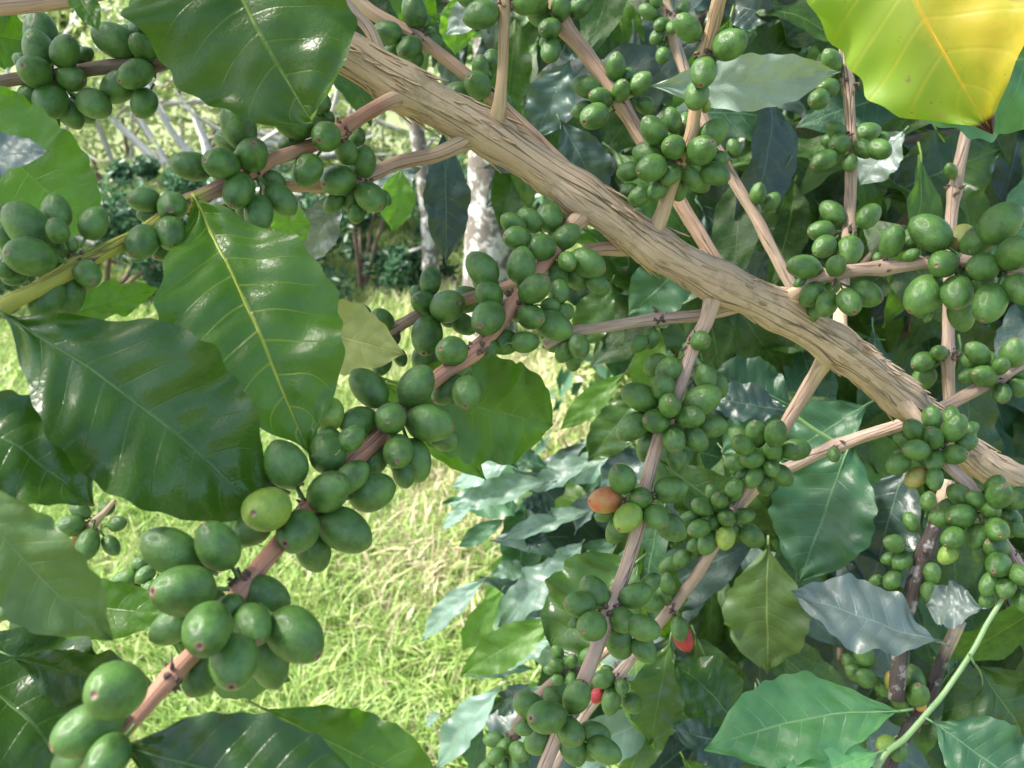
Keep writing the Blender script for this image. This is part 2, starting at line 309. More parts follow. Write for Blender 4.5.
def tube(g, C, R, nseg=14, rough=0.06, mi=0, seed=0, cap=True, fib=0):
    C = np.asarray(C, float); n = len(C); V = []; U = []
    T = np.gradient(C, axis=0); T /= np.linalg.norm(T, axis=1)[:, None] + 1e-12
    nrm = np.cross(T[0], (0.3, 0.2, 1.0)); nrm /= np.linalg.norm(nrm)
    ln = 0; R0 = float(np.mean(R)) * .999 + 1e-6
    for i in range(n):
        if i: ln += np.linalg.norm(C[i] - C[i - 1])
        nrm = nrm - T[i] * nrm.dot(T[i]); nrm /= np.linalg.norm(nrm); b = np.cross(T[i], nrm)
        for k in range(nseg + 1):
            a = 2 * PI * (k % nseg) / nseg
            kk = (k % nseg) / nseg
            r = R[i] * (1 + rough * (vn2(kk * 4, ln / (R0 * 3.0), 4, seed) + .7 * vn2(kk * 7, ln / (R0 * 1.2), 7, seed + 3)))
            if fib: r += R[i] * fib * (1.2 * vn2(kk * 13, ln * 28, 13, seed + 5) + .9 * vn2(kk * 29, ln * 45, 29, seed + 8))
            V.append(C[i] + (nrm * math.cos(a) + b * math.sin(a)) * r); U.append((k / nseg * 2 * PI * R0, ln))
    m = nseg + 1
    Fc = [(i * m + k, i * m + k + 1, (i + 1) * m + k + 1, (i + 1) * m + k) for i in range(n - 1) for k in range(nseg)]
    if cap:
        Fc.append(tuple(range(nseg - 1, -1, -1))); Fc.append(tuple((n - 1) * m + k for k in range(nseg)))
    g.add(V, Fc, U, mi)
class Branch: pass
def branch(name, pts, depth, rad, material, parent, nodes=(), n=8, nseg=14, label=None, fib=0, rough=.1, swell=.28):
    """pts in picture pixels; depth either one number, (d0, d1) or a list; rad = radius in pixels at each end"""
    k = len(pts)
    if isinstance(depth, (int, float)): depth = (depth, depth)
    D = list(depth) if len(depth) == k else list(np.interp(np.linspace(0, 1, k), [0, 1], depth))
    rad = (rad, rad) if isinstance(rad, (int, float)) else rad
    rad = tuple(r_ * .9 for r_ in rad) if name == 'side_branch' else rad
    Rr = list(rad) if len(rad) == k else list(np.interp(np.linspace(0, 1, k), [0, 1], rad))
    W3 = [at(p[0], p[1], d) for p, d in zip(pts, D)]
    C = catmull(W3, n); m = len(C)
    R = np.interp(np.linspace(0, k - 1, m), range(k), [r * d / F for r, d in zip(Rr, D)])
    if m > 5:                                                  # slow wander so that nothing is ruler-straight
        sc = float(np.mean(R))
        for i in range(1, m - 1):
            C[i] += np.array([vnoise(i * .21, 5 + m), vnoise(i * .21, 9 + m), vnoise(i * .23, 13 + m)]) * sc * .12
    b = Branch(); b.C = C; b.R = R.copy()
    b.px = np.array([proj(c) for c in C])
    for (nx, ny) in nodes:
        i0 = int(np.argmin((b.px[:, 0] - nx) ** 2 + (b.px[:, 1] - ny) ** 2))
        for i in range(m):
            dd = np.linalg.norm(C[i] - C[i0]) / (R[i0] * 1.3); R[i] *= 1 + swell * math.exp(-dd * dd)
    if name == 'side_branch':
        ln_ = 0
        for i in range(m):
            if i: ln_ += np.linalg.norm(C[i] - C[i - 1])
            R[i] *= 1 + .4 * math.exp(-(ln_ / (2.2 * R[0])) ** 2)
    g = Geo(); tube(g, C, R, nseg, rough, 0, seed=len(WL), fib=fib)
    for (nx, ny) in nodes:                                     # dried scales and stalk stubs at the fruiting nodes
        i0 = int(np.argmin((b.px[:, 0] - nx) ** 2 + (b.px[:, 1] - ny) ** 2)); c = C[i0]; r = R[i0]
        for q in range(26):
            dr = rng.normal(size=3); dr /= np.linalg.norm(dr); l_ = r * rng.uniform(1.0, 1.5); wd = r * rng.uniform(.12, .3)
            p1 = c + dr * r * .6; p2 = c + dr * l_ + rng.normal(size=3) * r * .3
            tube(g, [p1, (p1 + p2) / 2 + rng.normal(size=3) * r * .15, p2], [wd, wd * 1.2, wd * .3], 5, .3, 1)
    org = Vector(C[0])
    o = link(name, g.mesh(name, [material, NODE], org), parent, org)
    if label: o['label'] = label
    b.o = o; return b
# ------------------------------------------------------------------ berries
def berry_proto(kind, var):
    r_ = random.Random(var * 7 + 1); nu, nv = 22, 16
    elong = 1.18 + 0.22 * r_.random(); egg = 0.03 + 0.11 * r_.random(); sq = r_.uniform(-.03, .05)
    prof = []; disc = []
    for i in range(nv + 1):
        th = PI * i / nv; rr = math.sin(th); z = math.cos(th)
        rr *= (1 - egg * (z * 0.9)); prof.append((rr * .95, z * elong)); disc.append(0)
    V = []; A = []
    def ring(r, z, dv, wob=1):
        for k in range(nu):
            a = 2 * PI * k / nu; f = 1 + wob * (sq * math.cos(2 * a + var) + 0.02 * math.cos(3 * a + var * 2 + z))
            V.append((r * math.cos(a) * f, r * math.sin(a) * f, z)); A.append(dv)
    # navel at the far end (+Z): a crater with a raised rim
    zt = prof[0][1]
    ring(0.015, zt * 0.955, 1.0); ring(0.07, zt * 0.96, 1.0); ring(0.12, zt * 0.995, 0.75); ring(0.17, zt * 1.0, 0.62); ring(0.24, zt * 0.965, 0.42); 
    for i in range(2, nv): ring(prof[i][0], prof[i][1], 0.0)
    zb = prof[-1][1]
    ring(0.13, zb * 0.99, 0.1); ring(0.10, zb * 1.12, 0.2, 0); ring(0.085, zb * 1.5, 0.35, 0); ring(0.11, zb * 1.58, 0.6, 0)
    nr = len(V) // nu
    Fc = [(i * nu + k, (i + 1) * nu + k, (i + 1) * nu + (k + 1) % nu, i * nu + (k + 1) % nu) for i in range(nr - 1) for k in range(nu)]
    return np.array(V), np.array(Fc), np.array(A)
PROTO = [berry_proto('g', v) for v in range(5)]; BMESH = {}
def berry_mesh(kind, var):
    if (kind, var) not in BMESH:
        V, Fc, A = PROTO[var]
        BMESH[kind, var] = mesh_np('berry', V, Fc, [BM[kind]], attrs={'uco': ('FLOAT_VECTOR', V), 'disc': ('FLOAT', A), 'rnd': ('FLOAT', np.zeros(len(V)))})
    return BMESH[kind, var]
BER = []      # every berry: dict
def grp(tree, br, node, crop, lst):
    """node in pixels; crop = (ox, oy, scale); berries (x, y, r, level[, kind]) in the enlarged crop"""
    ox, oy, s = crop
    i0 = int(np.argmin((br.px[:, 0] - node[0]) ** 2 + (br.px[:, 1] - node[1]) ** 2))
    nd = br.px[i0][2]; rb = br.R[i0] * F / nd
    for e in lst:
        x, y, r, lv = e[:4]; k = e[4] if len(e) > 4 else 'g'
        x = ox + x / s; y = oy + y / s; r = r / s * 1.02
        j = int(np.argmin((br.px[:, 0] - x) ** 2 + (br.px[:, 1] - y) ** 2)); dl = math.hypot(br.px[j][0] - x, br.px[j][1] - y)
        bd = br.px[j][2]; mp = bd / F
        off = {1: -1.25 * r, 0: -0.35 * r, -1: 1.1 * r}[lv] * mp
        if dl < rb + r:
            need = math.sqrt(max(0, (rb + r) ** 2 - dl * dl)) * mp * .92
            off = -max(need, -off) if lv >= 0 else max(need, off)
        # how far out of the picture plane the berry can sit without leaving its cluster
        BER.append(dict(tree=tree, br=br, node=br.C[i0], x=x, y=y, r=r, d=bd + off, lv=lv, k=k))
def fillers():
    by = {}
    for b in BER: by.setdefault((id(b['br']), tuple(np.round(b['node'], 4))), []).append(b)
    for bs in by.values():
        if len(bs) < 6: continue
        for q in range(len(bs) // 3):
            a, b = random.sample(bs, 2); c_ = dict(a); c_['x'] = (a['x'] + b['x']) / 2; c_['y'] = (a['y'] + b['y']) / 2; c_['r'] = (a['r'] + b['r']) / 2 * .85
            nd_ = proj(a['node'])[2]; c_['d'] = nd_ + 1.6 * c_['r'] * nd_ / F; c_['lv'] = -2; c_['k'] = 'g'; BER.append(c_)
def settle():
    n = len(BER); X = np.array([[b['x'], b['y'], b['r'], b['d'], b['lv']] for b in BER])
    for it in range(40):
        mv = 0
        for i in range(n):
            for j in range(i + 1, n):
                rs = X[i, 2] + X[j, 2]; dx = X[i, 0] - X[j, 0]; dy = X[i, 1] - X[j, 1]; q = dx * dx + dy * dy
                if q > rs * rs: continue
                mp = (X[i, 3] + X[j, 3]) / 2 / F; need = math.sqrt(rs * rs - q) * mp * 0.9; dz = X[i, 3] - X[j, 3]
                if abs(dz) > need: continue
                sgn = 1 if dz > 0 else -1
                if X[i, 4] != X[j, 4]: sgn = 1 if X[i, 4] < X[j, 4] else -1
                e = (need - sgn * dz) * .5 * sgn * .8
                X[i, 3] += e; X[j, 3] -= e; mv = max(mv, abs(e))
        if mv < 1e-5: break
    for b, x in zip(BER, X): b['d'] = float(x[3])
def place_berries():
    fillers(); settle()
    bytree = {}
    for b in BER: bytree.setdefault(b['tree'].name, []).append(b)
    for tn, bs in bytree.items():
        vis = [b for b in bs]
        vis.sort(key=lambda b: -b['r'] * {1: 1, 0: 1, -1: .55, -2: .1}[b['lv']])
        keep, rest = vis[:100], vis[100:]
        out = []
        for q, b in enumerate(vis):
            p = at(b['x'], b['y'], b['d']); ax = (p - Vector(b['node'])); 
            if ax.length < 1e-5: ax = Vector((0, -1, 0))
            ax.normalize(); ax = (ax + Vector(rng.normal(size=3)) * .12).normalized()
            Rm = ax.to_track_quat('Z', 'Y').to_matrix() @ Matrix.Rotation(rng.uniform(0, 6.28), 3, 'Z')
            rw = b['r'] * b['d'] / F * 0.96; var = int(rng.integers(5))
            if q < 100:
                o = link('berry', berry_mesh(b['k'], var), b['br'].o, p)
                o.rotation_mode = 'QUATERNION'; o.rotation_quaternion = Rm.to_quaternion(); o.scale = (rw,) * 3
                lab = {'y': 'yellowish green berry', 'r': 'red ripe berry', 'o': 'orange red ripening berry', 'h': 'berry turning yellow'}.get(b['k'])
                if lab: o['label'] = lab
            else: out.append((np.array(Rm), np.array(p), rw, var, b['k']))
        if out:
            base = np.array(WL[tn]); Vs = []; Fs = []; us = []; ds = []; rs = []; ms = []; n = 0; kinds = list(BM)
            for (Rm, p, rw, var, k) in out:
                V, Fc, A = PROTO[var]; Vs.append(V @ Rm.T * rw + p - base); Fs.append(Fc + n); n += len(V)
                us.append(V); ds.append(A); rs.append(np.full(len(V), rng.uniform())); ms.append(np.full(len(Fc), kinds.index(k)))
            me = mesh_np('small_berries', np.concatenate(Vs), np.concatenate(Fs), [BM[k] for k in kinds],
                         attrs={'uco': ('FLOAT_VECTOR', np.concatenate(us)), 'disc': ('FLOAT', np.concatenate(ds)), 'rnd': ('FLOAT', np.concatenate(rs))}, mi=np.concatenate(ms))
            o = link('berries', me, bpy.data.objects[tn], WL[tn]); o['kind'] = 'stuff'
# ------------------------------------------------------------------ leaves
WU = [0, .03, .08, .15, .25, .38, .5, .62, .74, .83, .9, .95, .98, 1]
WW = [.02, .05, .19, .40, .69, .93, 1, .96, .80, .57, .33, .14, .055, .008]
WC = [.02, .05, .28, .58, .85, .98, 1, .98, .90, .72, .40, .13, .06, .008]
WB = [.02, .05, .28, .58, .85, .98, 1, .97, .88, .74, .56, .36, .2, .01]
def leaf_geo(P0, P1, W, nrm, curl=.06, bend=0., fold=.18, wave=.07, quilt=.009, nu=64, nv=10, seed=0, droop=0., blunt=False, twist=0., petiole=.07):
    """grid leaf between two points: P0 base, P1 tip, W full width in metres"""
    P0 = np.array(P0); P1 = np.array(P1); Lg = np.linalg.norm(P1 - P0); t = (P1 - P0) / Lg
    n = np.array(nrm, float); n -= t * n.dot(t); n /= np.linalg.norm(n) + 1e-9; s = np.cross(t, n)
    u = np.linspace(0, 1, nu + 1); v = np.linspace(-1, 1, 2 * nv + 1); v = np.sign(v) * np.abs(v) ** .9
    Uu, Vv = np.meshgrid(u, v, indexing='ij')
    hw = np.interp(Uu, WU, {False: WW, True: WB, 'tip': WC}[blunt]) * W / 2
    r = np.random.default_rng(seed + 100); ph = r.uniform(0, 6.28, 6)
    e = np.abs(Vv)
    edge = 1 + .028 * np.sin(Uu * 57 + ph[0] + 2 * np.sign(Vv)) * e + .03 * np.sin(Uu * 23 + ph[1] * np.sign(Vv))
    hw = hw * edge
    ctr = (np.sin(PI * Uu) * curl + droop * Uu ** 2) * Lg
    phase = (Uu - .13 * e ** 1.25) * 9 + np.where(Vv > 0, .35, 0) + .06
    q = np.cos(PI * phase) ** 2 * quilt * Lg * np.minimum(e * 5, 1) * (1 - .55 * e)
    wv = wave * W * e ** 2.2 * (np.sin(Uu * 19 + ph[2] + np.sign(Vv)) + .6 * np.sin(Uu * 31 + ph[3] * np.sign(Vv))) * np.sin(PI * Uu) ** .5
    wv += .03 * W * np.sin(Uu * 5 + ph[4]) * Vv + .022 * W * np.sin(Uu * 9 + Vv * 3 + ph[5]) + .014 * W * np.sin(Uu * 21 - Vv * 7 + ph[3])
    ang = twist * (Uu - .4)
    h = fold * np.abs(Vv) ** 1.25 * hw + q + wv
    lat = Vv * hw * math.cos(math.atan(fold) * .6)
    lat2 = lat * np.cos(ang) - h * np.sin(ang); h2 = lat * np.sin(ang) + h * np.cos(ang)
    P = P0 + t * (Uu * Lg)[..., None] + s * (lat2 + bend * Lg * np.sin(PI * Uu))[..., None] + n * (h2 + ctr)[..., None]
    m = len(v); g = Geo()
    Fc = [(i * m + k, i * m + k + 1, (i + 1) * m + k + 1, (i + 1) * m + k) for i in range(nu) for k in range(m - 1)]
    g.add(P.reshape(-1, 3), Fc, np.stack([Uu, Vv * .5 + .5], -1).reshape(-1, 2), 0)
    mid = P[:, nv]; w0 = W * .013
    pts = [P0 - t * Lg * petiole * 1.0 - n * Lg * .012] + [mid[i] - n * w0 * .35 for i in range(0, nu + 1, max(1, nu // 16))]
    rr = [w0 * 1.25] + list(np.linspace(w0 * 1.1, w0 * .25, len(pts) - 1))
    tube(g, pts, rr, 6, .02, 1)
    return g
def px_normal(roll, pitch=0., axis=None):
    """normal that faces the camera, rolled about the leaf axis (degrees)"""
    n = -FW
    return n
def leaf(parent, b, t, wpx, kind, roll=0., label=None, name='leaf', **kw):
    """b, t = (px, py, depth) of base and tip; wpx = width seen in the picture; roll tips the blade about its rib so that it faces up (+) or down (-)"""
    B = at(*b); T = at(*t); ax = (T - B).normalized(); dm = (b[2] + t[2]) / 2
    mid = (B + T) / 2; view = (CAM - mid).normalized()
    n = (view - ax * view.dot(ax)).normalized()
    sgn = 1 if (Matrix.Rotation(.3, 3, ax) @ n).z > n.z else -1
    n = Matrix.Rotation(math.radians(roll) * sgn, 3, ax) @ n
    W = wpx * dm / F / max(.35, math.cos(math.radians(roll)))
    kw.setdefault('seed', int(b[0] * 3 + t[1] * 7) % 9973)
    g = leaf_geo(B, T, W, n, **kw)
    o = link(name, g.mesh('leaf', [LM[kind], RIB[kind]], B), parent, B)
    if label: o['label'] = label
    return o
# ================================================================== THE FRUITING TREE IN FRONT
ZB = lambda ox, oy, s: (ox, oy, s)
T00 = (0, 0, 2.994); T10 = (342, 0, 2.994); T20 = (682, 0, 2.994); T01 = (0, 256, 2.994); T11 = (342, 256, 2.994); T21 = (682, 256, 2.994)
T02 = (0, 512, 2.994); T12 = (342, 512, 2.994); T22 = (682, 512, 2.994)
C1 = (240, 80, 5.12); C2 = (0, 180, 5.12); C3 = (400, 180, 5.12); C5 = (220, 380, 4.267); C6 = (600, 340, 5.12); C7 = (580, 450, 5.12); C8 = (480, 570, 4.267)
F1 = (560, 0, 5.12); F2 = (600, 90, 5.12); CG = (780, 180, 4.197); K1 = (844, 370, 5.689); K2 = (844, 480, 5.689); CK = (340, 0, 4.655)

tree = thing('coffee_tree', 'front coffee tree whose thick peeling tan stem slants across, side branches full of green berries', 'coffee tree', (1.4, .95, 0.0))
# the stem leans in from the ground at the right and runs up to the left
def wpt(x, y, z): return Vector((x, y, z))
stem_px = [(250, 8), (345, 52), (405, 88), (498, 140), (600, 208), (655, 247), (715, 280), (780, 312), (850, 355), (905, 400), (960, 445), (1030, 483)]
stem_d = [.41, .415, .42, .43, .44, .45, .46, .475, .49, .51, .53, .56]
stem_r = [22, 22, 21.5, 19.5, 20, 19.5, 19.5, 19, 18.5, 18, 16, 15]
W3 = [at(x, y, d) for (x, y), d in zip(stem_px, stem_d)]
RW = [r * d / F for r, d in zip(stem_r, stem_d)]
W3 = W3 + [Vector((.62, .68, 1.22)), Vector((1.0, .82, .75)), Vector((1.4, .95, -.02))]; RW = RW + [.0125, .016, .022]
g = Geo(); Cs = catmull(W3, 22); Rs = np.interp(np.linspace(0, len(W3) - 1, len(Cs)), range(len(W3)), RW)
spx = np.array([proj(c) for c in Cs])
for (nx, ny) in [(405, 88), (498, 128), (580, 195), (655, 245), (715, 285), (780, 305), (835, 345), (898, 400), (1000, 470)]:
    i0 = int(np.argmin((spx[:, 0] - nx) ** 2 + (spx[:, 1] - ny) ** 2))
    for i in range(len(Cs)): Rs[i] *= 1 + .17 * math.exp(-(np.linalg.norm(Cs[i] - Cs[i0]) / .009) ** 2)
tube(g, Cs, Rs, 72, .05, 0, 3, fib=.05)
for q in range(260):                                            # loose fibres and flakes of bark that stand off the stem
    i = int(rng.integers(5, 22 * 11)); a = rng.uniform(0, 6.28); T_ = Cs[i + 1] - Cs[i - 1]; T_ /= np.linalg.norm(T_)
    n1 = np.cross(T_, (0, 0, 1)); n1 /= np.linalg.norm(n1); n2 = np.cross(T_, n1); rd = n1 * math.cos(a) + n2 * math.sin(a)
    l = rng.uniform(.004, .02); c0 = Cs[i] + rd * Rs[i] * .98; sd_ = np.cross(T_, rd) * rng.uniform(-.12, .12)
    pts = [c0, c0 + (T_ + sd_) * l * .5 + rd * .0008, c0 + (T_ + sd_ * 2) * l + rd * rng.uniform(.0006, .0025)]
    tube(g, pts, [.0006, .0007, .0002], 4, .3, 0, q)
stem = link('main_stem', g.mesh('main_stem', [BK['stem']], W3[-1]), tree, W3[-1])
TB = {}
def sb(key, pts, depth, rad, m, nodes=(), **kw):
    i0 = int(np.argmin((spx[:, 0] - pts[0][0]) ** 2 + (spx[:, 1] - pts[0][1]) ** 2))     # root every side branch in the heart of the stem
    k = len(pts); D_ = list(depth) if len(depth) == k else list(np.interp(np.linspace(0, 1, k), [0, 1], depth))
    pts = [(spx[i0][0], spx[i0][1])] + list(pts[1:]); D_[0] = spx[i0][2] + .002; depth = D_
    TB[key] = branch('side_branch', pts, depth, rad, BK[m], tree, nodes, **kw); return TB[key]
A_n = [(555, 250), (512, 300), (474, 352), (400, 420), (302, 505), (243, 584), (172, 675)]
A = sb('A', [(612, 192), (583, 215), (555, 248), (518, 298), (480, 346), (437, 378), (408, 404), (378, 438), (342, 474), (304, 515), (272, 552), (245, 586), (205, 640), (180, 667), (140, 712), (95, 762), (50, 820)],
       [.456, .438, .42, .40, .38, .36, .35, .335, .32, .30, .285, .27, .255, .245, .235, .225, .215], [11, 9.5, 8, 8.5, 8.5, 9, 9, 9.5, 9.5, 9.5, 10, 10.5, 11, 10, 10, 10, 9], 'reddish', A_n, label='long drooping side branch with the largest berries, running down to the lower left')
B = sb('B', [(424, 76), (384, 103), (345, 127), (312, 146), (272, 160), (230, 182), (185, 204), (140, 234), (85, 262), (40, 288), (0, 308), (-60, 345)],
       [.435, .408, .395, .385, .37, .36, .345, .325, .305, .29, .28, .26], [9, 8.5, 8, 7.5, 7.5, 8, 8.5, 9, 9, 9, 10, 10], 'fork', [(342, 128), (258, 170), (187, 202), (80, 264)], label='side branch reaching left, reddish then yellow green towards the left edge')
Cb = sb('C', [(478, 146), (440, 153), (400, 162), (365, 176), (325, 186), (290, 186), (262, 192)], (.425, .40), (9, 6), 'twig', [(363, 178)])
D = sb('D', [(720, 276), (707, 318), (692, 350), (678, 393), (659, 438), (646, 487), (637, 532), (622, 580), (606, 622), (585, 678), (560, 730), (535, 790)],
       [.472, .456, .455, .45, .45, .445, .44, .44, .43, .42, .415, .41], [9, 8, 7.5, 7, 7.5, 7.5, 8, 8, 8, 8.5, 8, 7.5], 'pink', [(695, 340), (676, 424), (648, 498), (606, 608), (560, 722)])
E = sb('E', [(826, 360), (805, 392), (782, 432), (765, 462), (748, 490), (730, 518), (704, 564), (678, 600), (630, 660), (610, 685), (585, 715), (552, 770)],
       (.50, .57), [9, 8, 7, 6, 6, 6, 6.5, 6, 6, 5.5, 5, 5], 'pink', [(768, 458), (730, 516), (676, 604), (620, 674)])
Fb = sb('F', [(654, 240), (662, 215), (670, 190), (680, 162), (690, 138), (698, 95), (706, 55), (716, 12), (728, -30)], [.445, .44, .435, .43, .425, .42, .41, .40, .39], [9, 8, 7.5, 7.5, 7.5, 7.5, 8, 8, 8], 'tan', [(682, 160), (697, 52)])
G = sb('G', [(774, 306), (800, 290), (828, 275), (882, 268), (928, 262), (971, 260), (1004, 268), (1060, 270)], [.47, .465, .455, .44, .43, .42, .41, .40], [9, 7, 7, 7.5, 7.5, 7, 7, 7], 'pink', [(832, 276), (884, 268), (958, 264), (1003, 272)])
H = sb('H', [(842, 346), (840, 318), (844, 275), (849, 228), (851, 180), (851, 134), (848, 85), (843, 40), (838, -30)], [.49, .50, .515, .52, .525, .53, .53, .53, .53], [8.5, 7, 6.5, 6.5, 6.5, 6, 6, 5.5, 5.5], 'pink', [(849, 232), (848, 143), (846, 84)])
I = sb('I', [(499, 132), (500, 100), (503, 55), (504, 5), (506, -40)], (.42, .41), [10, 7, 6, 6, 6], 'tan', [(504, 6)], label='short upright side branch at the top edge')
J = sb('J', [(888, 388), (920, 424), (946, 462), (974, 492), (990, 520), (1009, 550), (1024, 572), (1060, 620)], [.52, .495, .49, .485, .48, .475, .47, .47], [9, 8, 6.5, 6, 6, 5.5, 5.5, 5.5], 'pink', [(945, 448), (984, 512), (1010, 556)])
Pb = sb('P', [(748, 316), (710, 314), (650, 320), (600, 328), (575, 332), (545, 345)], (.475, .45), (7, 5), 'pink', [(575, 332), (655, 318)])
Q = sb('Q', [(655, 250), (622, 249), (590, 251), (550, 270), (505, 288), (455, 302), (425, 312), (388, 332), (355, 350)], (.46, .415), (8, 6), 'twig', [(432, 310), (392, 330)])
Sb = sb('S', [(395, 62), (372, 34), (350, 8), (325, -30)], (.425, .43), (7, 6), 'pink')

g_ = lambda *a: grp(tree, *a)
g_(A, (555, 250), C3, [(580, 225, 55, 0), (665, 205, 62, 0), (765, 185, 74, 0), (850, 290, 66, 1), (595, 297, 66, 1), (722, 345, 74, 1), (855, 417, 52, 1), (800, 500, 68, -1), (815, 570, 55, -1), (960, 425, 80, 0), (910, 490, 60, -1), (1010, 530, 55, -1)])
g_(A, (512, 300), C3, [(620, 435, 82, 1), (420, 455, 80, 0), (455, 588, 72, 1), (688, 557, 78, 1), (452, 708, 92, 1), (672, 700, 72, 0), (785, 745, 78, 0), (770, 645, 45, -1), (838, 680, 48, -1)])
g_(A, (474, 352), T11, [(328, 285, 48, 1), (375, 410, 50, 1), (318, 400, 45, -1), (488, 258, 44, -1), (548, 258, 36, 0), (665, 170, 30, -1)])
g_(A, (400, 420), T11, [(222, 392, 56, 1), (80, 395, 52, 0), (145, 487, 52, 1), (262, 500, 60, 1), (305, 545, 42, -1), (50, 495, 48, 0), (168, 585, 50, 1), (215, 612, 58, -1), (95, 600, 48, -1), (185, 655, 36, -1), (20, 560, 45, -1)])
g_(A, (302, 505), C5, [(468, 145, 70, 0, 'y'), (460, 300, 86, 0), (278, 358, 94, 1), (465, 475, 92, 1), (650, 475, 90, 0), (200, 552, 104, 1, 'y'), (330, 648, 96, 1), (530, 640, 96, 0), (150, 410, 82, -1), (130, 640, 75, -1), (400, 735, 78, -1), (660, 350, 58, -1)])
g_(A, (243, 584), T02, [(512, 118, 72, 0), (650, 100, 70, 1), (548, 235, 84, 1), (620, 352, 80, 1), (512, 345, 56, -1), (757, 340, 62, 1), (885, 370, 82, 0), (795, 255, 64, -1), (690, 285, 40, 1), (700, 450, 76, 1), (605, 485, 62, 0), (805, 440, 66, -1)])
g_(A, (172, 675), T02, [(345, 535, 90, 1), (265, 650, 80, 0), (320, 740, 66, 0), (235, 735, 60, -1)])
g_(B, (342, 128), C1, [(285, 220, 92, 0), (440, 290, 80, 1), (405, 110, 60, -1), (250, 140, 56, -1), (265, 330, 58, -1), (345, 465, 80, 0)])
g_(Cb, (363, 178), C1, [(545, 368, 60, 1), (635, 422, 66, 1), (503, 515, 84, 1), (670, 602, 80, 1), (590, 510, 45, -1), (480, 630, 48, -1), (575, 615, 55, -1), (595, 682, 48, -1), (735, 605, 40, 0), (600, 290, 48, -1), (420, 540, 45, -1)])
g_(B, (258, 170), T00, [(715, 375, 56, 0), (755, 462, 52, 1), (680, 420, 32, -1), (662, 490, 50, 1), (575, 497, 46, 0), (715, 572, 50, 1), (840, 597, 44, 0), (775, 640, 46, 0), (820, 540, 30, -1), (740, 625, 38, -1)])
g_(B, (187, 202), T00, [(515, 620, 48, 1), (430, 598, 42, 0), (455, 640, 34, -1), (510, 700, 50, 1), (425, 725, 50, 0), (485, 740, 40, -1)])
g_(B, (80, 264), C2, [(150, 245, 112, 0), (155, 392, 108, 1), (290, 165, 78, 0), (295, 258, 60, 1), (480, 220, 76, 1), (315, 340, 52, -1), (375, 330, 28, 0), (450, 482, 74, 0), (350, 600, 84, -1), (240, 605, 88, -1), (10, 160, 42, -1), (20, 462, 45, 0), (75, 500, 45, -1), (30, 640, 58, -1), (5, 280, 70, -1)])
g_(Q, (432, 310), T11, [(265, 75, 34, 0), (228, 112, 25, -1), (245, 140, 40, 0), (318, 150, 54, 1), (375, 130, 44, -1), (255, 238, 52, 1), (365, 205, 34, -1), (252, 318, 46, -1), (275, 175, 30, -1)])
g_(Q, (392, 330), T11, [(120, 190, 34, 1), (62, 165, 22, 0), (155, 245, 22, -1), (118, 325, 32, 0), (175, 305, 22, -1)])
g_(Pb, (575, 332), T11, [(710, 270, 34, 1), (665, 285, 28, -1), (692, 315, 25, -1), (640, 265, 24, -1)])
g_(Pb, (655, 318), T11, [(925, 248, 28, 0), (888, 262, 26, 0)])
g_(D, (695, 340), C6, [(515, 5, 56, 1), (540, 190, 62, 0), (605, 235, 56, -1), (350, 155, 66, 0), (288, 130, 60, -1)])
g_(D, (676, 424), C6, [(322, 240, 68, 0), (205, 292, 76, 0), (356, 335, 64, 1), (520, 312, 80, 0), (285, 415, 70, 1), (170, 444, 72, 0), (465, 395, 60, 1), (578, 440, 62, -1), (380, 515, 66, 1), (490, 508, 60, 0), (250, 550, 68, -1), (390, 600, 54, -1)])
g_(D, (648, 498), C7, [(215, 145, 76, 1), (128, 257, 76, 0, 'o'), (310, 247, 64, 1), (465, 202, 74, 0), (390, 345, 66, 1), (245, 347, 74, 1, 'y'), (470, 400, 74, -1), (190, 412, 64, -1), (125, 330, 40, -1)])
g_(D, (606, 608), C8, [(490, 95, 60, 0), (425, 148, 62, 0), (475, 240, 68, 1), (663, 108, 58, 0), (730, 52, 40, 0), (610, 215, 56, 1), (698, 247, 60, 1), (595, 310, 62, -1), (700, 340, 54, -1), (408, 225, 28, -1)])
g_(D, (560, 722), C8, [(413, 540, 62, 0), (285, 627, 76, 1), (385, 692, 64, 1), (490, 697, 52, 0), (208, 577, 60, 0), (187, 675, 36, 0), (250, 730, 60, -1), (400, 765, 60, 0), (530, 770, 58, 0), (310, 545, 42, -1)])
g_(E, (768, 458), C6, [(710, 495, 52, -1), (800, 480, 60, 0), (900, 477, 60, 1), (730, 537, 56, 1), (885, 565, 52, 1), (780, 605, 58, 1), (690, 627, 48, 1), (790, 702, 48, 1), (875, 650, 44, 1), (935, 695, 55, 0), (730, 692, 34, 0), (1000, 560, 62, 0), (845, 740, 48, -1), (685, 757, 44, 1)])
g_(E, (730, 516), C7, [(790, 215, 48, 1), (680, 220, 42, 0), (715, 258, 46, 1), (628, 292, 50, 1), (565, 350, 42, 1), (610, 402, 52, 1), (680, 372, 44, 1), (750, 345, 50, 1), (842, 335, 42, 1), (655, 475, 54, 1), (745, 450, 56, 1, 'y'), (585, 487, 36, 0), (880, 440, 60, -1), (700, 310, 28, 0), (520, 560, 46, -1), (455, 590, 46, -1)])
g_(E, (676, 604), C8, [(850, 250, 40, 1), (868, 290, 46, 0, 'r'), (800, 58, 38, 0), (790, 108, 36, 0), (730, 142, 42, 1)])
g_(E, (620, 674), C8, [(525, 465, 44, 0), (502, 535, 32, 0, 'r'), (560, 557, 46, 0), (605, 502, 32, 1), (650, 570, 44, -1), (545, 430, 24, -1)])
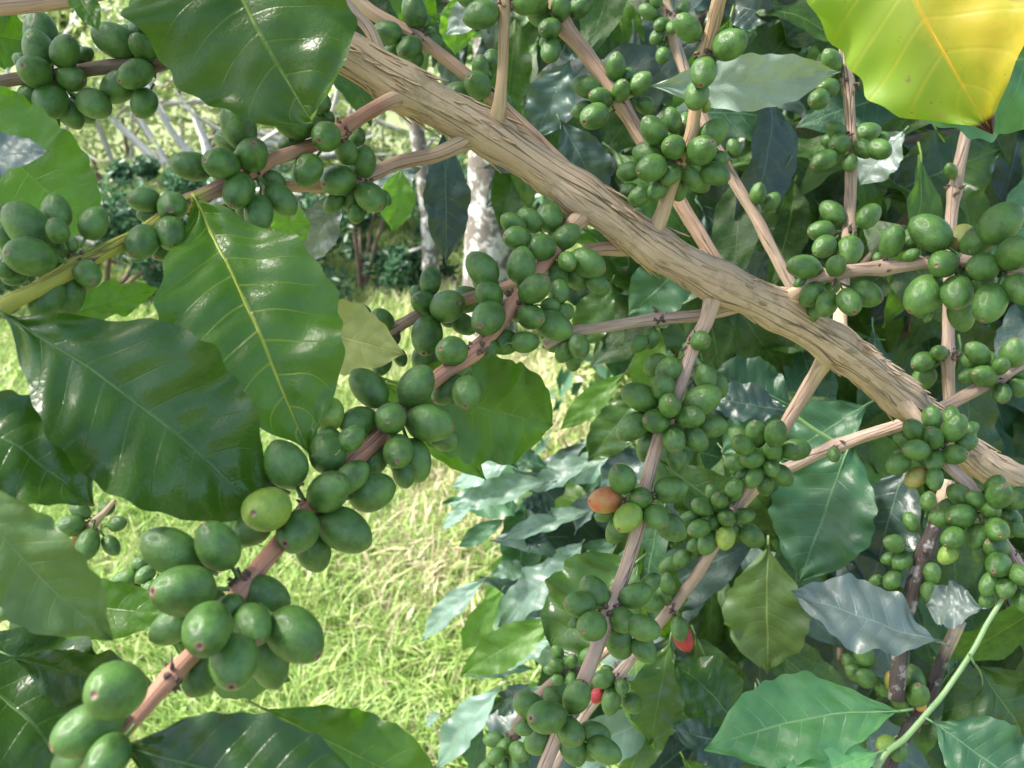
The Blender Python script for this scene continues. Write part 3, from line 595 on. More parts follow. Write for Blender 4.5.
g_(Fb, (682, 160), F2, [(275, 205, 70, 0), (370, 157, 52, -1), (430, 175, 50, -1), (375, 292, 66, 1), (522, 307, 78, 1), (585, 217, 70, 0), (248, 332, 70, 0), (262, 400, 76, 1), (360, 435, 56, 1), (150, 417, 54, -1), (490, 445, 70, 0), (590, 430, 64, 0), (610, 350, 45, -1), (295, 510, 52, 1), (200, 542, 54, 1), (150, 517, 38, -1), (400, 512, 48, -1)])
g_(Fb, (697, 52), F1, [(655, 142, 64, 0), (870, 227, 82, 0), (735, 370, 72, 1), (698, 492, 68, 1), (745, 540, 28, -1, 'y')])
g_(G, (832, 276), CG, [(100, 365, 56, 0), (237, 358, 45, 1), (135, 482, 52, 1), (195, 522, 50, 1), (290, 512, 54, 1), (360, 477, 58, 0), (85, 540, 38, -1), (140, 560, 32, -1), (95, 435, 30, -1)])
g_(H, (849, 232), CG, [(220, 138, 48, 0), (370, 152, 50, 0), (172, 215, 50, 0), (185, 280, 48, 1), (293, 297, 58, 1)])
g_(G, (884, 268), CG, [(470, 258, 54, 0), (550, 250, 46, -1), (410, 325, 22, -1), (550, 315, 28, 0), (615, 312, 30, -1)])
g_(G, (958, 264), CG, [(630, 222, 76, 0), (765, 247, 62, -1, 'h'), (835, 252, 64, 0), (925, 182, 80, 0), (685, 352, 62, 1), (602, 485, 80, 0), (742, 475, 68, 1), (760, 560, 58, -1), (620, 570, 22, -1)])
g_(G, (1003, 272), CG, [(850, 365, 62, 1), (880, 517, 74, 1), (982, 307, 70, 1), (1012, 460, 66, 1), (850, 440, 50, -1)])
g_(H, (848, 143), T20, [(460, 390, 28, 0), (470, 433, 33, 1), (425, 482, 36, 1), (502, 488, 25, 1), (445, 420, 24, -1), (555, 398, 34, 0), (542, 445, 29, 1), (592, 448, 34, 1), (600, 412, 20, -1)])
g_(H, (846, 84), T20, [(448, 182, 30, 0), (515, 187, 36, -1), (437, 263, 30, 1), (408, 298, 32, 1), (410, 225, 28, -1), (545, 240, 24, -1)])
g_(I, (504, 6), CK, [(655, 68, 74, 0), (890, -5, 70, 0), (600, -12, 50, -1)])
g_(J, (945, 448), K1, [(500, 270, 60, 0), (608, 262, 48, -1), (630, 330, 66, 1), (720, 335, 40, -1), (400, 342, 62, 0), (505, 385, 62, 1), (335, 395, 40, -1), (410, 455, 68, 1), (632, 480, 62, 1), (515, 515, 58, 1), (698, 412, 55, 0), (310, 535, 62, 0), (410, 612, 58, 0, 'h'), (515, 617, 55, 1), (330, 467, 34, -1)])
g_(J, (984, 512), K2, [(655, 85, 66, 0), (750, 115, 56, 1), (862, 35, 60, 0), (885, 82, 76, 1), (990, 102, 70, 0), (838, 172, 58, 1), (870, 282, 70, 1), (665, 205, 74, 1), (555, 217, 56, 0), (620, 327, 64, 1), (590, 425, 56, 0, 'y'), (755, 320, 62, 0), (960, 215, 45, -1), (990, 280, 50, -1), (780, 410, 56, -1)])
g_(J, (1010, 556), K2, [(865, 385, 70, 0), (878, 482, 72, 1), (828, 592, 58, 0), (920, 615, 60, 1), (815, 682, 45, -1), (1002, 540, 62, 1), (1022, 690, 58, 1)])

# leaves that belong to the fruiting tree
leaf(B.o, (195, 198, .335), (310, 456, .315), 166, 'ymid', roll=8, petiole=.02, label='large drooping leaf with a yellow midrib', curl=.07, fold=.16, bend=.0, quilt=.017)
leaf(B.o, (4, 316, .275), (268, 520, .30), 168, 'dark', roll=10, label='large dark glossy leaf with wavy edge', curl=.10, fold=.2, bend=-.02, quilt=.018, wave=.10)
leaf(B.o, (52, 322, .31), (158, 288, .33), 36, 'bright', roll=20, wave=.12, curl=.05)
leaf(A.o, (118, 744, .225), (368, 786, .235), 112, 'dark', roll=12, label='dark leaf along the bottom edge', curl=.06, bend=.05, wave=.04)
leaf(A.o, (262, 708, .26), (452, 800, .27), 84, 'mid', roll=-5, wave=.14)
leaf(A.o, (170, 640, .29), (290, 680, .31), 60, 'olive', roll=-25)
leaf(A.o, (398, 385, .40), (552, 425, .43), 110, 'mid', roll=-5, blunt=True, label='rounded leaf hanging behind the middle cluster', curl=.05)
leaf(A.o, (372, 372, .41), (486, 480, .43), 44, 'bright', roll=10)
leaf(A.o, (270, 318, .37), (405, 354, .36), 74, 'straw', roll=0, label='pale yellowish leaf showing its underside', curl=-.04)
leaf(A.o, (258, 545, .31), (200, 530, .33), 40, 'bright', roll=10)
leaf(Cb.o, (340, 190, .45), (308, 262, .47), 40, 'slate', roll=20)
leaf(Cb.o, (280, 195, .44), (300, 250, .45), 38, 'bright', roll=-10)
# ================================================================== OTHER BRANCHES OF FRUIT
def fruit_branch(label, pts, depth, rad, m, nodes=(), group=None, **kw):
    p0 = at(*pts[-1], depth[1] if isinstance(depth, tuple) else depth)
    t_ = thing('coffee_branch', label, 'coffee branch', p0, 'coffee branches around the thick stem')
    b = branch('branch', pts, depth, rad, BK[m], t_, nodes, **kw); return t_, b
tM, M = fruit_branch('coffee branch with two dark berry clusters at the top left edge', [(-90, 118), (0, 82), (50, 78), (95, 68), (155, 63), (195, 54), (260, 30)], .38, (6, 8), 'brown', [(50, 76), (157, 64)])
grp(tM, M, (50, 76), T00, [(120, 95, 50, -1), (115, 145, 48, 0), (195, 155, 44, 1), (250, 168, 28, -1), (62, 180, 22, -1), (105, 215, 50, 1), (215, 235, 42, 1), (85, 295, 38, -1), (150, 307, 54, 1), (283, 312, 46, 0), (213, 342, 40, 0), (135, 365, 44, -1)])
grp(tM, M, (157, 64), T00, [(455, 60, 44, 0), (410, 88, 26, -1), (345, 122, 52, 0), (428, 143, 38, 1), (405, 222, 46, 1), (350, 262, 48, 0), (430, 310, 42, 0)])
tS, Sx = fruit_branch('bare reddish twig crossing the very top left corner', [(-80, 18), (0, 8), (60, 2), (130, -14)], .34, (8, 7), 'twig')
leaf(tS, (70, -15, .34), (98, 32, .33), 26, 'mid', roll=20)
tK, Kb = fruit_branch('thin branch with two small berry clusters running just behind the thick stem', [(340, -16), (372, 12), (411, 34), (440, 54), (467, 76), (510, 113), (559, 160), (600, 200)], .475, (7, 6), 'twig', [(420, 38), (486, 92)])
grp(tK, Kb, (420, 38), CK, [(345, 50, 62, 0), (395, 102, 28, 0), (220, 152, 60, 1), (322, 222, 56, 1), (240, 237, 34, -1), (440, 200, 38, -1), (350, 285, 40, -1)])
grp(tK, Kb, (486, 92), CK, [(545, 437, 60, 0), (640, 395, 66, 1), (655, 317, 45, 0), (705, 280, 46, -1), (780, 480, 34, -1), (700, 450, 34, -1)])
tL, Lb = fruit_branch('tan branch slanting down from the top centre with a berry cluster halfway along', [(545, -20), (563, 24), (588, 56), (609, 86), (622, 106), (646, 146), (678, 200), (703, 240), (730, 285)], .50, (8, 7), 'twig', [(563, 22), (616, 100)])
grp(tL, Lb, (563, 22), T10, [(590, 45, 34, 0), (622, 85, 34, 1), (625, 152, 32, 1), (655, 20, 34, 0), (715, 17, 32, 0), (565, 5, 44, 0)])
grp(tL, Lb, (616, 100), F1, [(285, 345, 56, 0), (345, 390, 38, -1), (410, 427, 56, 0), (140, 445, 60, 0), (210, 500, 54, 1), (312, 465, 50, 1), (115, 560, 44, -1), (175, 595, 72, 1), (440, 540, 48, -1)])
tN, Nb = fruit_branch('slender pink twig with sparse berries, just behind the pale level leaf at the top', [(660, -20), (670, 20), (677, 50), (700, 110), (725, 166), (756, 217), (775, 256), (792, 286), (820, 335)], .57, (5.5, 6), 'pink', [(676, 20), (725, 160)])
grp(tN, Nb, (676, 20), F1, [(455, 60, 42, 0), (520, 125, 38, 0), (572, 142, 34, 1), (495, 190, 38, 0), (525, 285, 38, 0), (630, 40, 34, -1), (490, 0, 34, 0), (520, 240, 26, -1)])
grp(tN, Nb, (756, 217), F2, [(685, 297, 42, 0), (810, 530, 48, 0), (880, 570, 42, 0)])
tR, Rb = fruit_branch('twig rising behind the thick stem to the right edge, small berries at its right end', [(735, 510), (765, 480), (792, 466), (836, 446), (902, 424), (942, 408), (985, 385), (1024, 362), (1080, 335)], (.57, .55), (6, 6.5), 'pink', [(836, 446), (998, 378)])
grp(tR, Rb, (998, 378), T21, [(885, 292, 33, 0), (865, 315, 25, -1), (905, 360, 35, 1), (855, 360, 24, 0), (955, 328, 27, 1), (990, 290, 38, 0), (958, 412, 28, 1), (1008, 392, 28, 0), (1015, 350, 26, -1), (975, 400, 20, -1)])
grp(tR, Rb, (836, 446), T21, [(455, 595, 21, 0)])
tO, Ob = fruit_branch('upright twig near the right edge with three small berries low on it', [(978, 80), (966, 134), (958, 175), (951, 223), (949, 300), (948, 350), (950, 400), (958, 450)], .60, (5.5, 6), 'pink', [(952, 188), (948, 355)])
grp(tO, Ob, (952, 188), T20, [(805, 512, 20, 0)])
grp(tO, Ob, (948, 355), T21, [(770, 290, 25, 0), (720, 318, 32, 0), (722, 368, 34, -1)])
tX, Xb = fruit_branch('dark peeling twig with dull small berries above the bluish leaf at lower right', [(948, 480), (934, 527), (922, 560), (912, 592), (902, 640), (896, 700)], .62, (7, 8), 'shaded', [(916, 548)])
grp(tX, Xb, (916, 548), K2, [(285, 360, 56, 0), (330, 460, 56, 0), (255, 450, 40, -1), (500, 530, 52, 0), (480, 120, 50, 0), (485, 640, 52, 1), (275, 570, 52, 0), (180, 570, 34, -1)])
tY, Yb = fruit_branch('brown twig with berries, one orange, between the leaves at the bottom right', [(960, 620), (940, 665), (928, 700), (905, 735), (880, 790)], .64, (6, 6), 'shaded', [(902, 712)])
grp(tY, Yb, (902, 712), T22, [(545, 430, 32, 0), (500, 450, 22, -1), (517, 480, 27, 0), (550, 497, 30, 1), (635, 508, 31, 1, 'h'), (692, 502, 38, 0), (705, 545, 36, 0), (650, 562, 26, 0), (600, 525, 24, 0), (715, 578, 18, 0, 'o'), (520, 702, 28, 0), (608, 695, 27, 1, 'y'), (460, 690, 26, -1), (430, 702, 22, -1), (650, 720, 25, 0)])
tZ, Zb = fruit_branch('yellowish green twig with small dark berries in front of the grass at the left', [(115, 500), (95, 522), (72, 545), (50, 566), (20, 600), (-30, 640)], .5, [2, 4, 5, 5, 5, 5], 'young', [(98, 524)])
grp(tZ, Zb, (98, 524), T02, [(210, 42, 36, 0), (262, 98, 36, 1), (332, 100, 26, 0), (352, 35, 25, 0), (215, 180, 26, -1), (240, -5, 26, 0), (320, -10, 22, -1), (70, 325, 36, 0), (20, 295, 26, 0)])
tV, Vb = fruit_branch('short twig tip with few small berries, just left of the lower left large berry cluster', [(145, 556), (168, 572), (195, 600)], .47, (2, 4), 'brown', [(156, 568)])
grp(tV, Vb, (156, 568), T02, [(372, 205, 31, 0), (435, 188, 27, 1), (446, 237, 27, 1), (418, 155, 24, 0), (395, 232, 22, -1)])
tQ, Qb = fruit_branch('small crowded cluster of tiny berries low down, left of the long pink side branch', [(620, 640), (585, 668), (560, 676), (530, 705), (512, 740), (500, 800)], .60, (4, 5), 'brown', [(568, 672), (512, 742)])
grp(tQ, Qb, (568, 672), C8, [(327, 405, 32, 1), (390, 388, 30, 1), (330, 467, 27, 0), (387, 460, 32, 0), (330, 350, 27, 0), (460, 370, 38, 0), (300, 425, 24, -1)])
grp(tQ, Qb, (512, 742), T12, [(455, 682, 25, 0), (487, 705, 27, 1), (530, 718, 31, 1), (462, 730, 26, 1), (530, 757, 32, 1), (485, 762, 24, 0), (430, 768, 22, 0), (500, 680, 18, -1)])
place_berries()
for t_, l_ in ((tM, 0),): pass
# ================================================================== LEAFY SHOOTS WHOSE STEMS MOSTLY LIE OUTSIDE THE PICTURE
def shoot(label, pts, depth, rad, m='green', group=None):
    t_ = thing('leafy_shoot', label, 'leafy shoot', at(*pts[0], depth[0] if isinstance(depth, tuple) else depth), 'leafy shoots of the coffee trees')
    b = branch('twig', pts, depth, rad, BK[m], t_, swell=.1); return t_
s1 = shoot('large dark leaves overlapping at the lower left edge', [(-90, 380), (-75, 500), (-80, 640), (-100, 800)], (.25, .20), 8, 'young')
leaf(s1, (-62, 405, .26), (94, 506, .27), 112, 'dark', roll=25, label='dark leaf with bluish sheen', curl=.08)
leaf(s1, (-40, 470, .235), (113, 640, .25), 92, 'olive', roll=-15, label='leaf showing its dull olive underside', curl=.04, bend=.04)
leaf(s1, (-85, 640, .27), (88, 812, .27), 165, 'dark', roll=15, label='big glossy leaf in the bottom left corner', curl=.1, bend=-.05)
leaf(s1, (10, 600, .31), (168, 612, .30), 62, 'mid', roll=-8, blunt=True)
leaf(s1, (10, 655, .27), (160, 690, .29), 56, 'dark', roll=-30)
s2 = shoot('big bright green leaf filling the top left, above the reddish branch', [(150, -160), (190, -140), (240, -150)], .35, 8, 'young')
leaf(s2, (190, -135, .34), (312, 122, .335), 205, 'mid', roll=-5, blunt=True, curl=.06, bend=.03, fold=.1, quilt=.014)
s3 = shoot('bright yellow green leaves behind the berries at the left edge', [(-80, 60), (-60, 130), (-70, 200)], .33, 7, 'young')
leaf(s3, (-50, 105, .33), (92, 232, .34), 112, 'bright', roll=5, curl=.05, blunt=True)
leaf(s3, (-50, 165, .31), (50, 152, .31), 38, 'slate', roll=40, curl=.03)
leaf(s3, (-40, 30, .40), (34, 42, .42), 60, 'mid', roll=0)
leaf(s3, (-40, 92, .36), (45, 122, .38), 34, 'bright', roll=20)
s4 = shoot('shoot with a yellowing brown-tipped leaf over a green leaf at the top right', [(800, -170), (860, -150), (1000, -130), (1100, -40), (1110, 90)], (.37, .42), 8)
leaf(s4, (846, -160, .37), (993, 134, .355), 168, 'yellow', roll=-5, label='yellow leaf with brown tip', blunt='tip', curl=.04, fold=.08, bend=.02, quilt=.005, wave=.09)
leaf(s4, (1110, 62, .41), (874, 74, .41), 150, 'fresh', roll=0, curl=.05, bend=.03, label='broad green leaf behind the yellow one')
leaf(s4, (1090, 10, .44), (985, 5, .45), 40, 'teal', roll=10)
s5 = shoot('young light green shoot with pairs of leaves at the bottom right', [(1004, 596), (988, 622), (972, 652), (945, 692), (930, 710), (905, 738), (884, 756), (860, 800)], (.47, .44), (2.3, 3.3))
leaf(s5, (940, 642, .465), (790, 592, .48), 66, 'slate', roll=35, label='bluish grey leaf', curl=.05, bend=-.05)
leaf(s5, (982, 608, .47), (926, 606, .49), 46, 'slate', roll=20)
leaf(s5, (900, 711, .45), (704, 750, .45), 84, 'fresh', roll=15, label='light green matt leaf pointing left', curl=.04, bend=.04)
leaf(s5, (932, 722, .44), (1040, 800, .42), 84, 'teal', roll=10, curl=.06)
leaf(s5, (976, 664, .455), (1050, 790, .46), 86, 'dark', roll=25, curl=.06)
leaf(s5, (880, 752, .44), (775, 792, .43), 50, 'fresh', roll=15)
s6 = shoot('pale grey green leaf lying level behind the upper twigs, its tip pointing right', [(600, 115), (625, 98), (645, 88)], .50, 3, 'green')
leaf(s6, (648, 86, .50), (840, 72, .51), 54, 'grey', roll=0, curl=.03, bend=.02)
s7 = shoot('three teal leaves on a thin stalk right of the long pink side branch', [(835, 442), (812, 428), (790, 412), (780, 405)], .62, 2)
leaf(s7, (792, 406, .62), (712, 374, .63), 56, 'teal', roll=20, blunt=True)
leaf(s7, (788, 412, .60), (705, 400, .61), 40, 'blue', roll=30)
leaf(s7, (785, 410, .63), (722, 455, .64), 52, 'teal', roll=5)
# ================================================================== COFFEE TREES BEHIND
LPROTO = {}
def leaf_proto(kind, var):
    if (kind, var) not in LPROTO:
        r = random.Random(var * 13 + 5)
        g = leaf_geo((0, 0, 0), (1, 0, 0), r.uniform(.34, .44), (0, 0, 1), curl=r.uniform(.04, .12), bend=r.uniform(-.05, .05), fold=r.uniform(.1, .35), wave=r.uniform(.04, .09),
                     quilt=.010, nu=30, nv=4, seed=var * 3, droop=r.uniform(-.14, .02), twist=r.uniform(-.6, .6))
        LPROTO[kind, var] = (g.mesh('leaf', [LM[kind], RIB[kind]]), g)
    return LPROTO[kind, var]
def leaf_mat3(base, ax, n, Lg):
    ax = ax.normalized(); n = (n - ax * n.dot(ax)).normalized(); s = n.cross(ax)
    return Matrix((ax, s, n)).transposed(), Lg
def put_leaf(parent, base, ax, n, Lg, kind, label=None):
    Rm, s = leaf_mat3(base, ax, n, Lg)
    o = link('leaf', leaf_proto(kind, random.randrange(7))[0], parent, base)
    o.rotation_mode = 'QUATERNION'; o.rotation_quaternion = Rm.to_quaternion(); o.scale = (s,) * 3
    if label: o['label'] = label
    return o
def foliage(parent, items, name='foliage', org=None):
    """many leaves as one mesh; items = (base, axis, normal, length, kind)"""
    kinds = sorted({i[4] for i in items}); Vs = []; Fs = []; Us = []; Ms = []; n = 0
    for (b, ax, nn, Lg, k) in items:
        Rm, s = leaf_mat3(b, ax, nn, Lg); g = leaf_proto('dark', random.randrange(7))[1]
        V = np.concatenate(g.V)[: 31 * 9] @ np.array(Rm).T * s + np.array(b) - np.array(WL[parent.name])
        Fc = np.array([f for f in g.F[:30 * 8]]) + n; n += len(V)
        Vs.append(V); Fs.append(Fc); Us.append(g.U[0]); Ms.append(np.full(len(Fc), kinds.index(k)))
    me = mesh_np(name, np.concatenate(Vs), np.concatenate(Fs), [LM[k] for k in kinds], np.concatenate(Us), mi=np.concatenate(Ms))
    o = link(name, me, parent, WL[parent.name]); o['kind'] = 'stuff'; return o
def rand_leaf(px, py, d, Lg, sideways=1.0, kinds=('dark',)):
    a = random.gauss(0, .75) * sideways
    ax = (-UP * math.cos(a) + RT * math.sin(a) + FW * random.uniform(-.5, .5)).normalized()
    n = (-FW * random.uniform(.3, 1.0) + Vector((0, 0, 1)) * random.uniform(.1, .9) + Vector((random.uniform(-.5, .5), 0, 0))).normalized()
    base = at(px, py, d) - ax * Lg * .5
    return (base, ax, n, Lg, random.choice(kinds))
def wood(parent, pts, r0, r1, m, name):
    C = catmull(pts, 6); R = np.linspace(r0, r1, len(C)); g = Geo(); tube(g, C, R, 10, .12, 0, len(WL))
    return link(name, g.mesh(name, [BK[m]], C[0]), parent, C[0])
def back_tree(label, root, poly, n_parts, n_rest, d0, d1, kinds, avoid=(), top=2.4, size=(.09, .14)):
    root = Vector(root); t_ = thing('coffee_tree', label, 'coffee tree', root, 'coffee trees behind')
    tr = [root, root + Vector((.03, .02, .7)), root + Vector((-.02, .03, 1.4)), root + Vector((0.03, 0, top))]
    wood(t_, tr, .022, .01, 'brown', 'trunk')
    def samp():
        while True:
            x0, y0, x1, y1 = random.choice(poly); x = random.uniform(x0, x1); y = random.uniform(y0, y1)
            if not any(a[0] < x < a[2] and a[1] < y < a[3] for a in avoid): return x, y
    for q in range(9):
        x, y = samp(); e = at(x, y, random.uniform(d0, d1)); h = min(top - .1, max(.5, e.z + random.uniform(-.15, .25)))
        s = root + Vector((0, 0.02, h)); mdl = (s + e) / 2 + Vector((0, 0, .05))
        wood(t_, [s, mdl, e], .006, .003, 'brown', 'branch')
    # leaves spread evenly: best-candidate sampling
    pts = []
    for q in range(n_parts):
        best = None
        for c in range(8):
            p = samp(); dd = min([(p[0] - o[0]) ** 2 + (p[1] - o[1]) ** 2 for o in pts] or [1e9])
            if best is None or dd > best[0]: best = (dd, p)
        pts.append(best[1])
        put_leaf(t_, *rand_leaf(*best[1], random.uniform(d0, d1), random.uniform(*size), kinds=kinds))
    items = []
    for q in range(n_rest):
        x, y = samp(); items.append(rand_leaf(x, y, random.uniform(d1, d1 * 1.6), random.uniform(size[0], size[1] * 1.1), kinds=kinds))
    if items: foliage(t_, items)
    return t_
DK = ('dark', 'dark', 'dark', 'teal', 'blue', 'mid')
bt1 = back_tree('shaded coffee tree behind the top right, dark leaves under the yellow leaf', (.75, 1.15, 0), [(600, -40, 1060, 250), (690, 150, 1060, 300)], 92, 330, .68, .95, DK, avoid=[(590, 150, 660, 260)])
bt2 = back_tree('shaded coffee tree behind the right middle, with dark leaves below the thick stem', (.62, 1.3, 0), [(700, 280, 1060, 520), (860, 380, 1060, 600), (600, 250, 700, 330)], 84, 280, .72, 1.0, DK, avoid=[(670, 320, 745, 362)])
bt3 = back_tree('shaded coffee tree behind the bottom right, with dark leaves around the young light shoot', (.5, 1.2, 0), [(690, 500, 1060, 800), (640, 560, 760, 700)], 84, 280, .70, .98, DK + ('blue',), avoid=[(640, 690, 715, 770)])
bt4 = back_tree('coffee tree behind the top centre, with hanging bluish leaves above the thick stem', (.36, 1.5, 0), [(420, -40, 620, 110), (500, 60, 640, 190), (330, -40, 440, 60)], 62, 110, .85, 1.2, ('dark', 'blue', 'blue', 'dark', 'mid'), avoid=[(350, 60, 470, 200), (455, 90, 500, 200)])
# leaves of those trees that can be told apart in the photograph
def lf(t_, *a, **k): return leaf(t_, *a, nu=44, nv=7, **k)
lf(bt2, (852, 440, .66), (800, 582, .67), 100, 'teal', roll=10, curl=.04)
lf(bt2, (768, 545, .64), (768, 672, .66), 82, 'olive', roll=-10, curl=.04)
lf(bt2, (908, 462, .67), (872, 592, .68), 68, 'blue', roll=20)
lf(bt2, (868, 404, .68), (780, 460, .70), 60, 'teal', roll=10)
lf(bt2, (700, 250, .60), (628, 316, .62), 58, 'teal', roll=0)
lf(bt1, (700, 205, .7), (760, 290, .72), 70, 'blue', roll=20)
lf(bt1, (905, 130, .66), (860, 186, .68), 42, 'slate', roll=30)
lf(bt1, (780, 20, .7), (720, 0, .72), 40, 'blue', roll=10)
lf(bt1, (880, 200, .75), (1000, 150, .75), 70, 'dark', roll=20)
lf(bt3, (742, 728, .56), (672, 660, .57), 62, 'dark', roll=30)
lf(bt3, (760, 760, .55), (672, 728, .56), 52, 'blue', roll=25)
lf(bt3, (640, 560, .62), (552, 648, .63), 92, 'dark', roll=15, blunt=True)
lf(bt3, (670, 640, .66), (650, 745, .67), 60, 'dark', roll=0)
lf(bt4, (442, 132, .62), (446, 263, .63), 46, 'blue', roll=15)
lf(bt4, (400, 168, .60), (392, 232, .60), 36, 'bright', roll=-10)
lf(bt4, (420, 168, .62), (370, 195, .62), 34, 'slate', roll=30)
lf(bt4, (570, 60, .7), (535, 140, .72), 48, 'blue', roll=10)
lf(bt4, (560, 120, .7), (604, 205, .72), 50, 'blue', roll=10)
lf(bt4, (500, -10, .6), (445, 35, .62), 30, 'slate', roll=20)
lf(bt4, (460, -10, .62), (455, 55, .64), 36, 'bright', roll=0)
lf(bt4, (385, -10, .62), (440, 20, .64), 40, 'mid', roll=0)
# unseen leaf layers added above the frame to keep sun off the branches
def shade_canopy(t_, x0, x1, y0, y1, z0, z1, n):
    it = []
    for q in range(n):
        b = Vector((random.uniform(x0, x1), random.uniform(y0, y1), random.uniform(z0, z1)))
        if (b.x + .16) ** 2 + (b.y - .42) ** 2 < .07 ** 2: continue      # a gap that lets the sun through
        a = random.uniform(0, 6.28)
        ax = Vector((math.cos(a), math.sin(a), random.uniform(-1.0, -.1))).normalized(); nn = Vector((random.uniform(-.5, .5), random.uniform(-.5, .5), 1))
        it.append((b, ax, nn, random.uniform(.10, .15), random.choice(DK)))
    foliage(t_, it, 'unseen_crown')
shade_canopy(tree, -1.5, .45, .0, .88, 1.93, 2.3, 640)
shade_canopy(bt4, -.55, -.1, .86, 1.04, 1.98, 2.2, 50)
shade_canopy(bt1, -.08, 1.5, .7, 2.1, 1.95, 2.4, 650)
# ================================================================== PALE SHRUB IN THE LOWER CENTRE
sh = thing('coffee_shrub', 'low coffee shrub with pale bluish shining leaves beside the grass, lower centre', 'shrub', (.1, 1.25, 0))
wood(sh, [Vector((.1, 1.25, 0)), Vector((.13, 1.2, .5)), Vector((.1, 1.15, .95)), Vector((.14, 1.1, 1.15))], .014, .005, 'brown', 'trunk')
def sl_(b, t, w, k, roll=30, d=.95): lf(sh, (342 + b[0] / 2.994, 512 + b[1] / 2.994, d), (342 + t[0] / 2.994, 512 + t[1] / 2.994, d + .02), w / 2.994, k, roll=roll, curl=.07, fold=.25)
for a in [((435, 195), (238, 388), 70, 'pale'), ((478, 235), (362, 415), 80, 'bright', 5), ((720, 130), (468, 345), 120, 'pale'), ((650, 315), (358, 486), 120, 'bright', 5, .85),
          ((650, 365), (455, 470), 90, 'pale', 30, .88), ((580, 470), (365, 492), 50, 'teal'), ((480, 520), (285, 770), 100, 'pale'), ((560, 515), (470, 610), 70, 'blue'), ((600, 520), (540, 600), 60, 'pale'),
          ((750, -5), (478, 85), 66, 'pale'), ((395, -20), (298, 52), 40, 'pale'), ((490, 20), (350, 105), 56, 'teal', 10), ((440, 190), (555, 175), 60, 'pale'), ((560, 120), (600, 60), 60, 'blue'),
          ((620, -90), (330, -10), 90, 'pale', 35), ((520, -160), (330, -70), 80, 'pale'), ((860, -200), (680, -80), 90, 'pale'), ((620, -130), (470, -180), 70, 'teal', 15), ((760, -160), (560, -60), 80, 'pale'),
          ((420, 640), (390, 780), 70, 'teal', 10), ((560, 650), (470, 770), 90, 'pale'), ((700, 60), (760, -60), 70, 'slate'), ((720, 90), (640, 200), 80, 'pale', 20), ((630, 10), (540, -40), 60, 'blue'),
          ((300, 600), (250, 640), 30, 'pale'), ((830, 80), (700, 180), 90, 'teal', 10), ((500, 560), (400, 600), 50, 'dark', 10), ((860, -130), (760, 10), 80, 'blue')]:
    sl_(*a)
its = []
for q in range(60):
    x = random.uniform(475, 700); y = random.uniform(455, 800)
    if x < 455 + (y < 560) * 0 + max(0, (500 - y)): continue
    its.append(rand_leaf(x + 15, y, random.uniform(1.05, 1.3), random.uniform(.13, .18), 1.3, ('pale', 'teal', 'blue', 'mid')))
foliage(sh, its)
sh2 = thing('coffee_shrub', 'small shrub with bright green and dark leaves left of the long pink side branch', 'shrub', (.32, 1.7, 0))
wood(sh2, [Vector((.32, 1.7, 0)), Vector((.32, 1.6, .6)), Vector((.26, 1.35, 1.2)), Vector((.17, 1.1, 1.42))], .008, .003, 'brown', 'trunk')
lf(sh2, (626, 372, .85), (560, 430, .87), 26, 'bright', roll=5); lf(sh2, (645, 392, .8), (588, 462, .82), 42, 'dark', roll=10)
lf(sh2, (640, 345, .85), (690, 320, .9), 40, 'pale', roll=10); lf(sh2, (612, 280, .8), (580, 350, .82), 40, 'dark', roll=10); lf(sh2, (660, 325, .8), (640, 400, .84), 36, 'bright', roll=0)
lf(sh2, (560, 250, .8), (585, 310, .82), 34, 'blue', roll=10); lf(sh2, (655, 450, .8), (600, 490, .82), 40, 'blue', roll=20)
# ================================================================== GROUND, GRASS, FAR SHRUBS
m, t, p, o = mat('soil'); tc = t.nodes.new('ShaderNodeTexCoord')
c = mix_(t, noise_(t, tc.outputs['Object'], 1.3, 5, .6), (0.07, 0.12, 0.03), (0.20, 0.19, 0.10)); L(t, c, p.inputs['Base Color']); p.inputs['Roughness'].default_value = .95
GR = m
xs = np.concatenate([np.linspace(-120, -12, 12), np.linspace(-11, 11, 70), np.linspace(12, 120, 12)]); ys = np.concatenate([np.linspace(-60, -1, 10), np.linspace(0, 16, 70), np.linspace(17, 160, 16)])
def gz(x, y): return .03 * math.sin(x * 1.7 + y) + .03 * math.sin(y * 2.3 - x * .8) + max(0, y - 7.5) * .16 * (1 if y < 60 else 1) * (1 if y < 30 else 30 / y + 0 * y)
V = [(x, y, gz(x, y) - .03) for y in ys for x in xs]; nx = len(xs)
Fc = np.array([(j * nx + i, j * nx + i + 1, (j + 1) * nx + i + 1, (j + 1) * nx + i) for j in range(len(ys) - 1) for i in range(nx - 1)])
gr = link('ground', mesh_np('ground', V, Fc, [GR])); tag(gr, 'sloping ground under the grass', None, None, 'structure')
def blade_mat():
    m, t, p, o = mat('grass_blades'); a = N(t, 'ShaderNodeAttribute', attribute_name='rnd'); b = N(t, 'ShaderNodeAttribute', attribute_name='dry')
    c = ramp_(t, a.outputs['Fac'], [(0, (0.15, 0.27, 0.05)), (.45, (0.26, 0.40, 0.10)), (.8, (0.37, 0.49, 0.16)), (1, (0.48, 0.52, 0.22))])
    c = mix_(t, b.outputs['Fac'], c, (0.56, 0.47, 0.33)); L(t, c, p.inputs['Base Color']); p.inputs['Roughness'].default_value = .45
    tr = t.nodes.new('ShaderNodeBsdfTranslucent'); L(t, c, tr.inputs[0]); ms = t.nodes.new('ShaderNodeMixShader'); ms.inputs[0].default_value = .4
    L(t, p.outputs[0], ms.inputs[1]); L(t, tr.outputs[0], ms.inputs[2]); L(t, ms.outputs[0], o.inputs['Surface']); return m
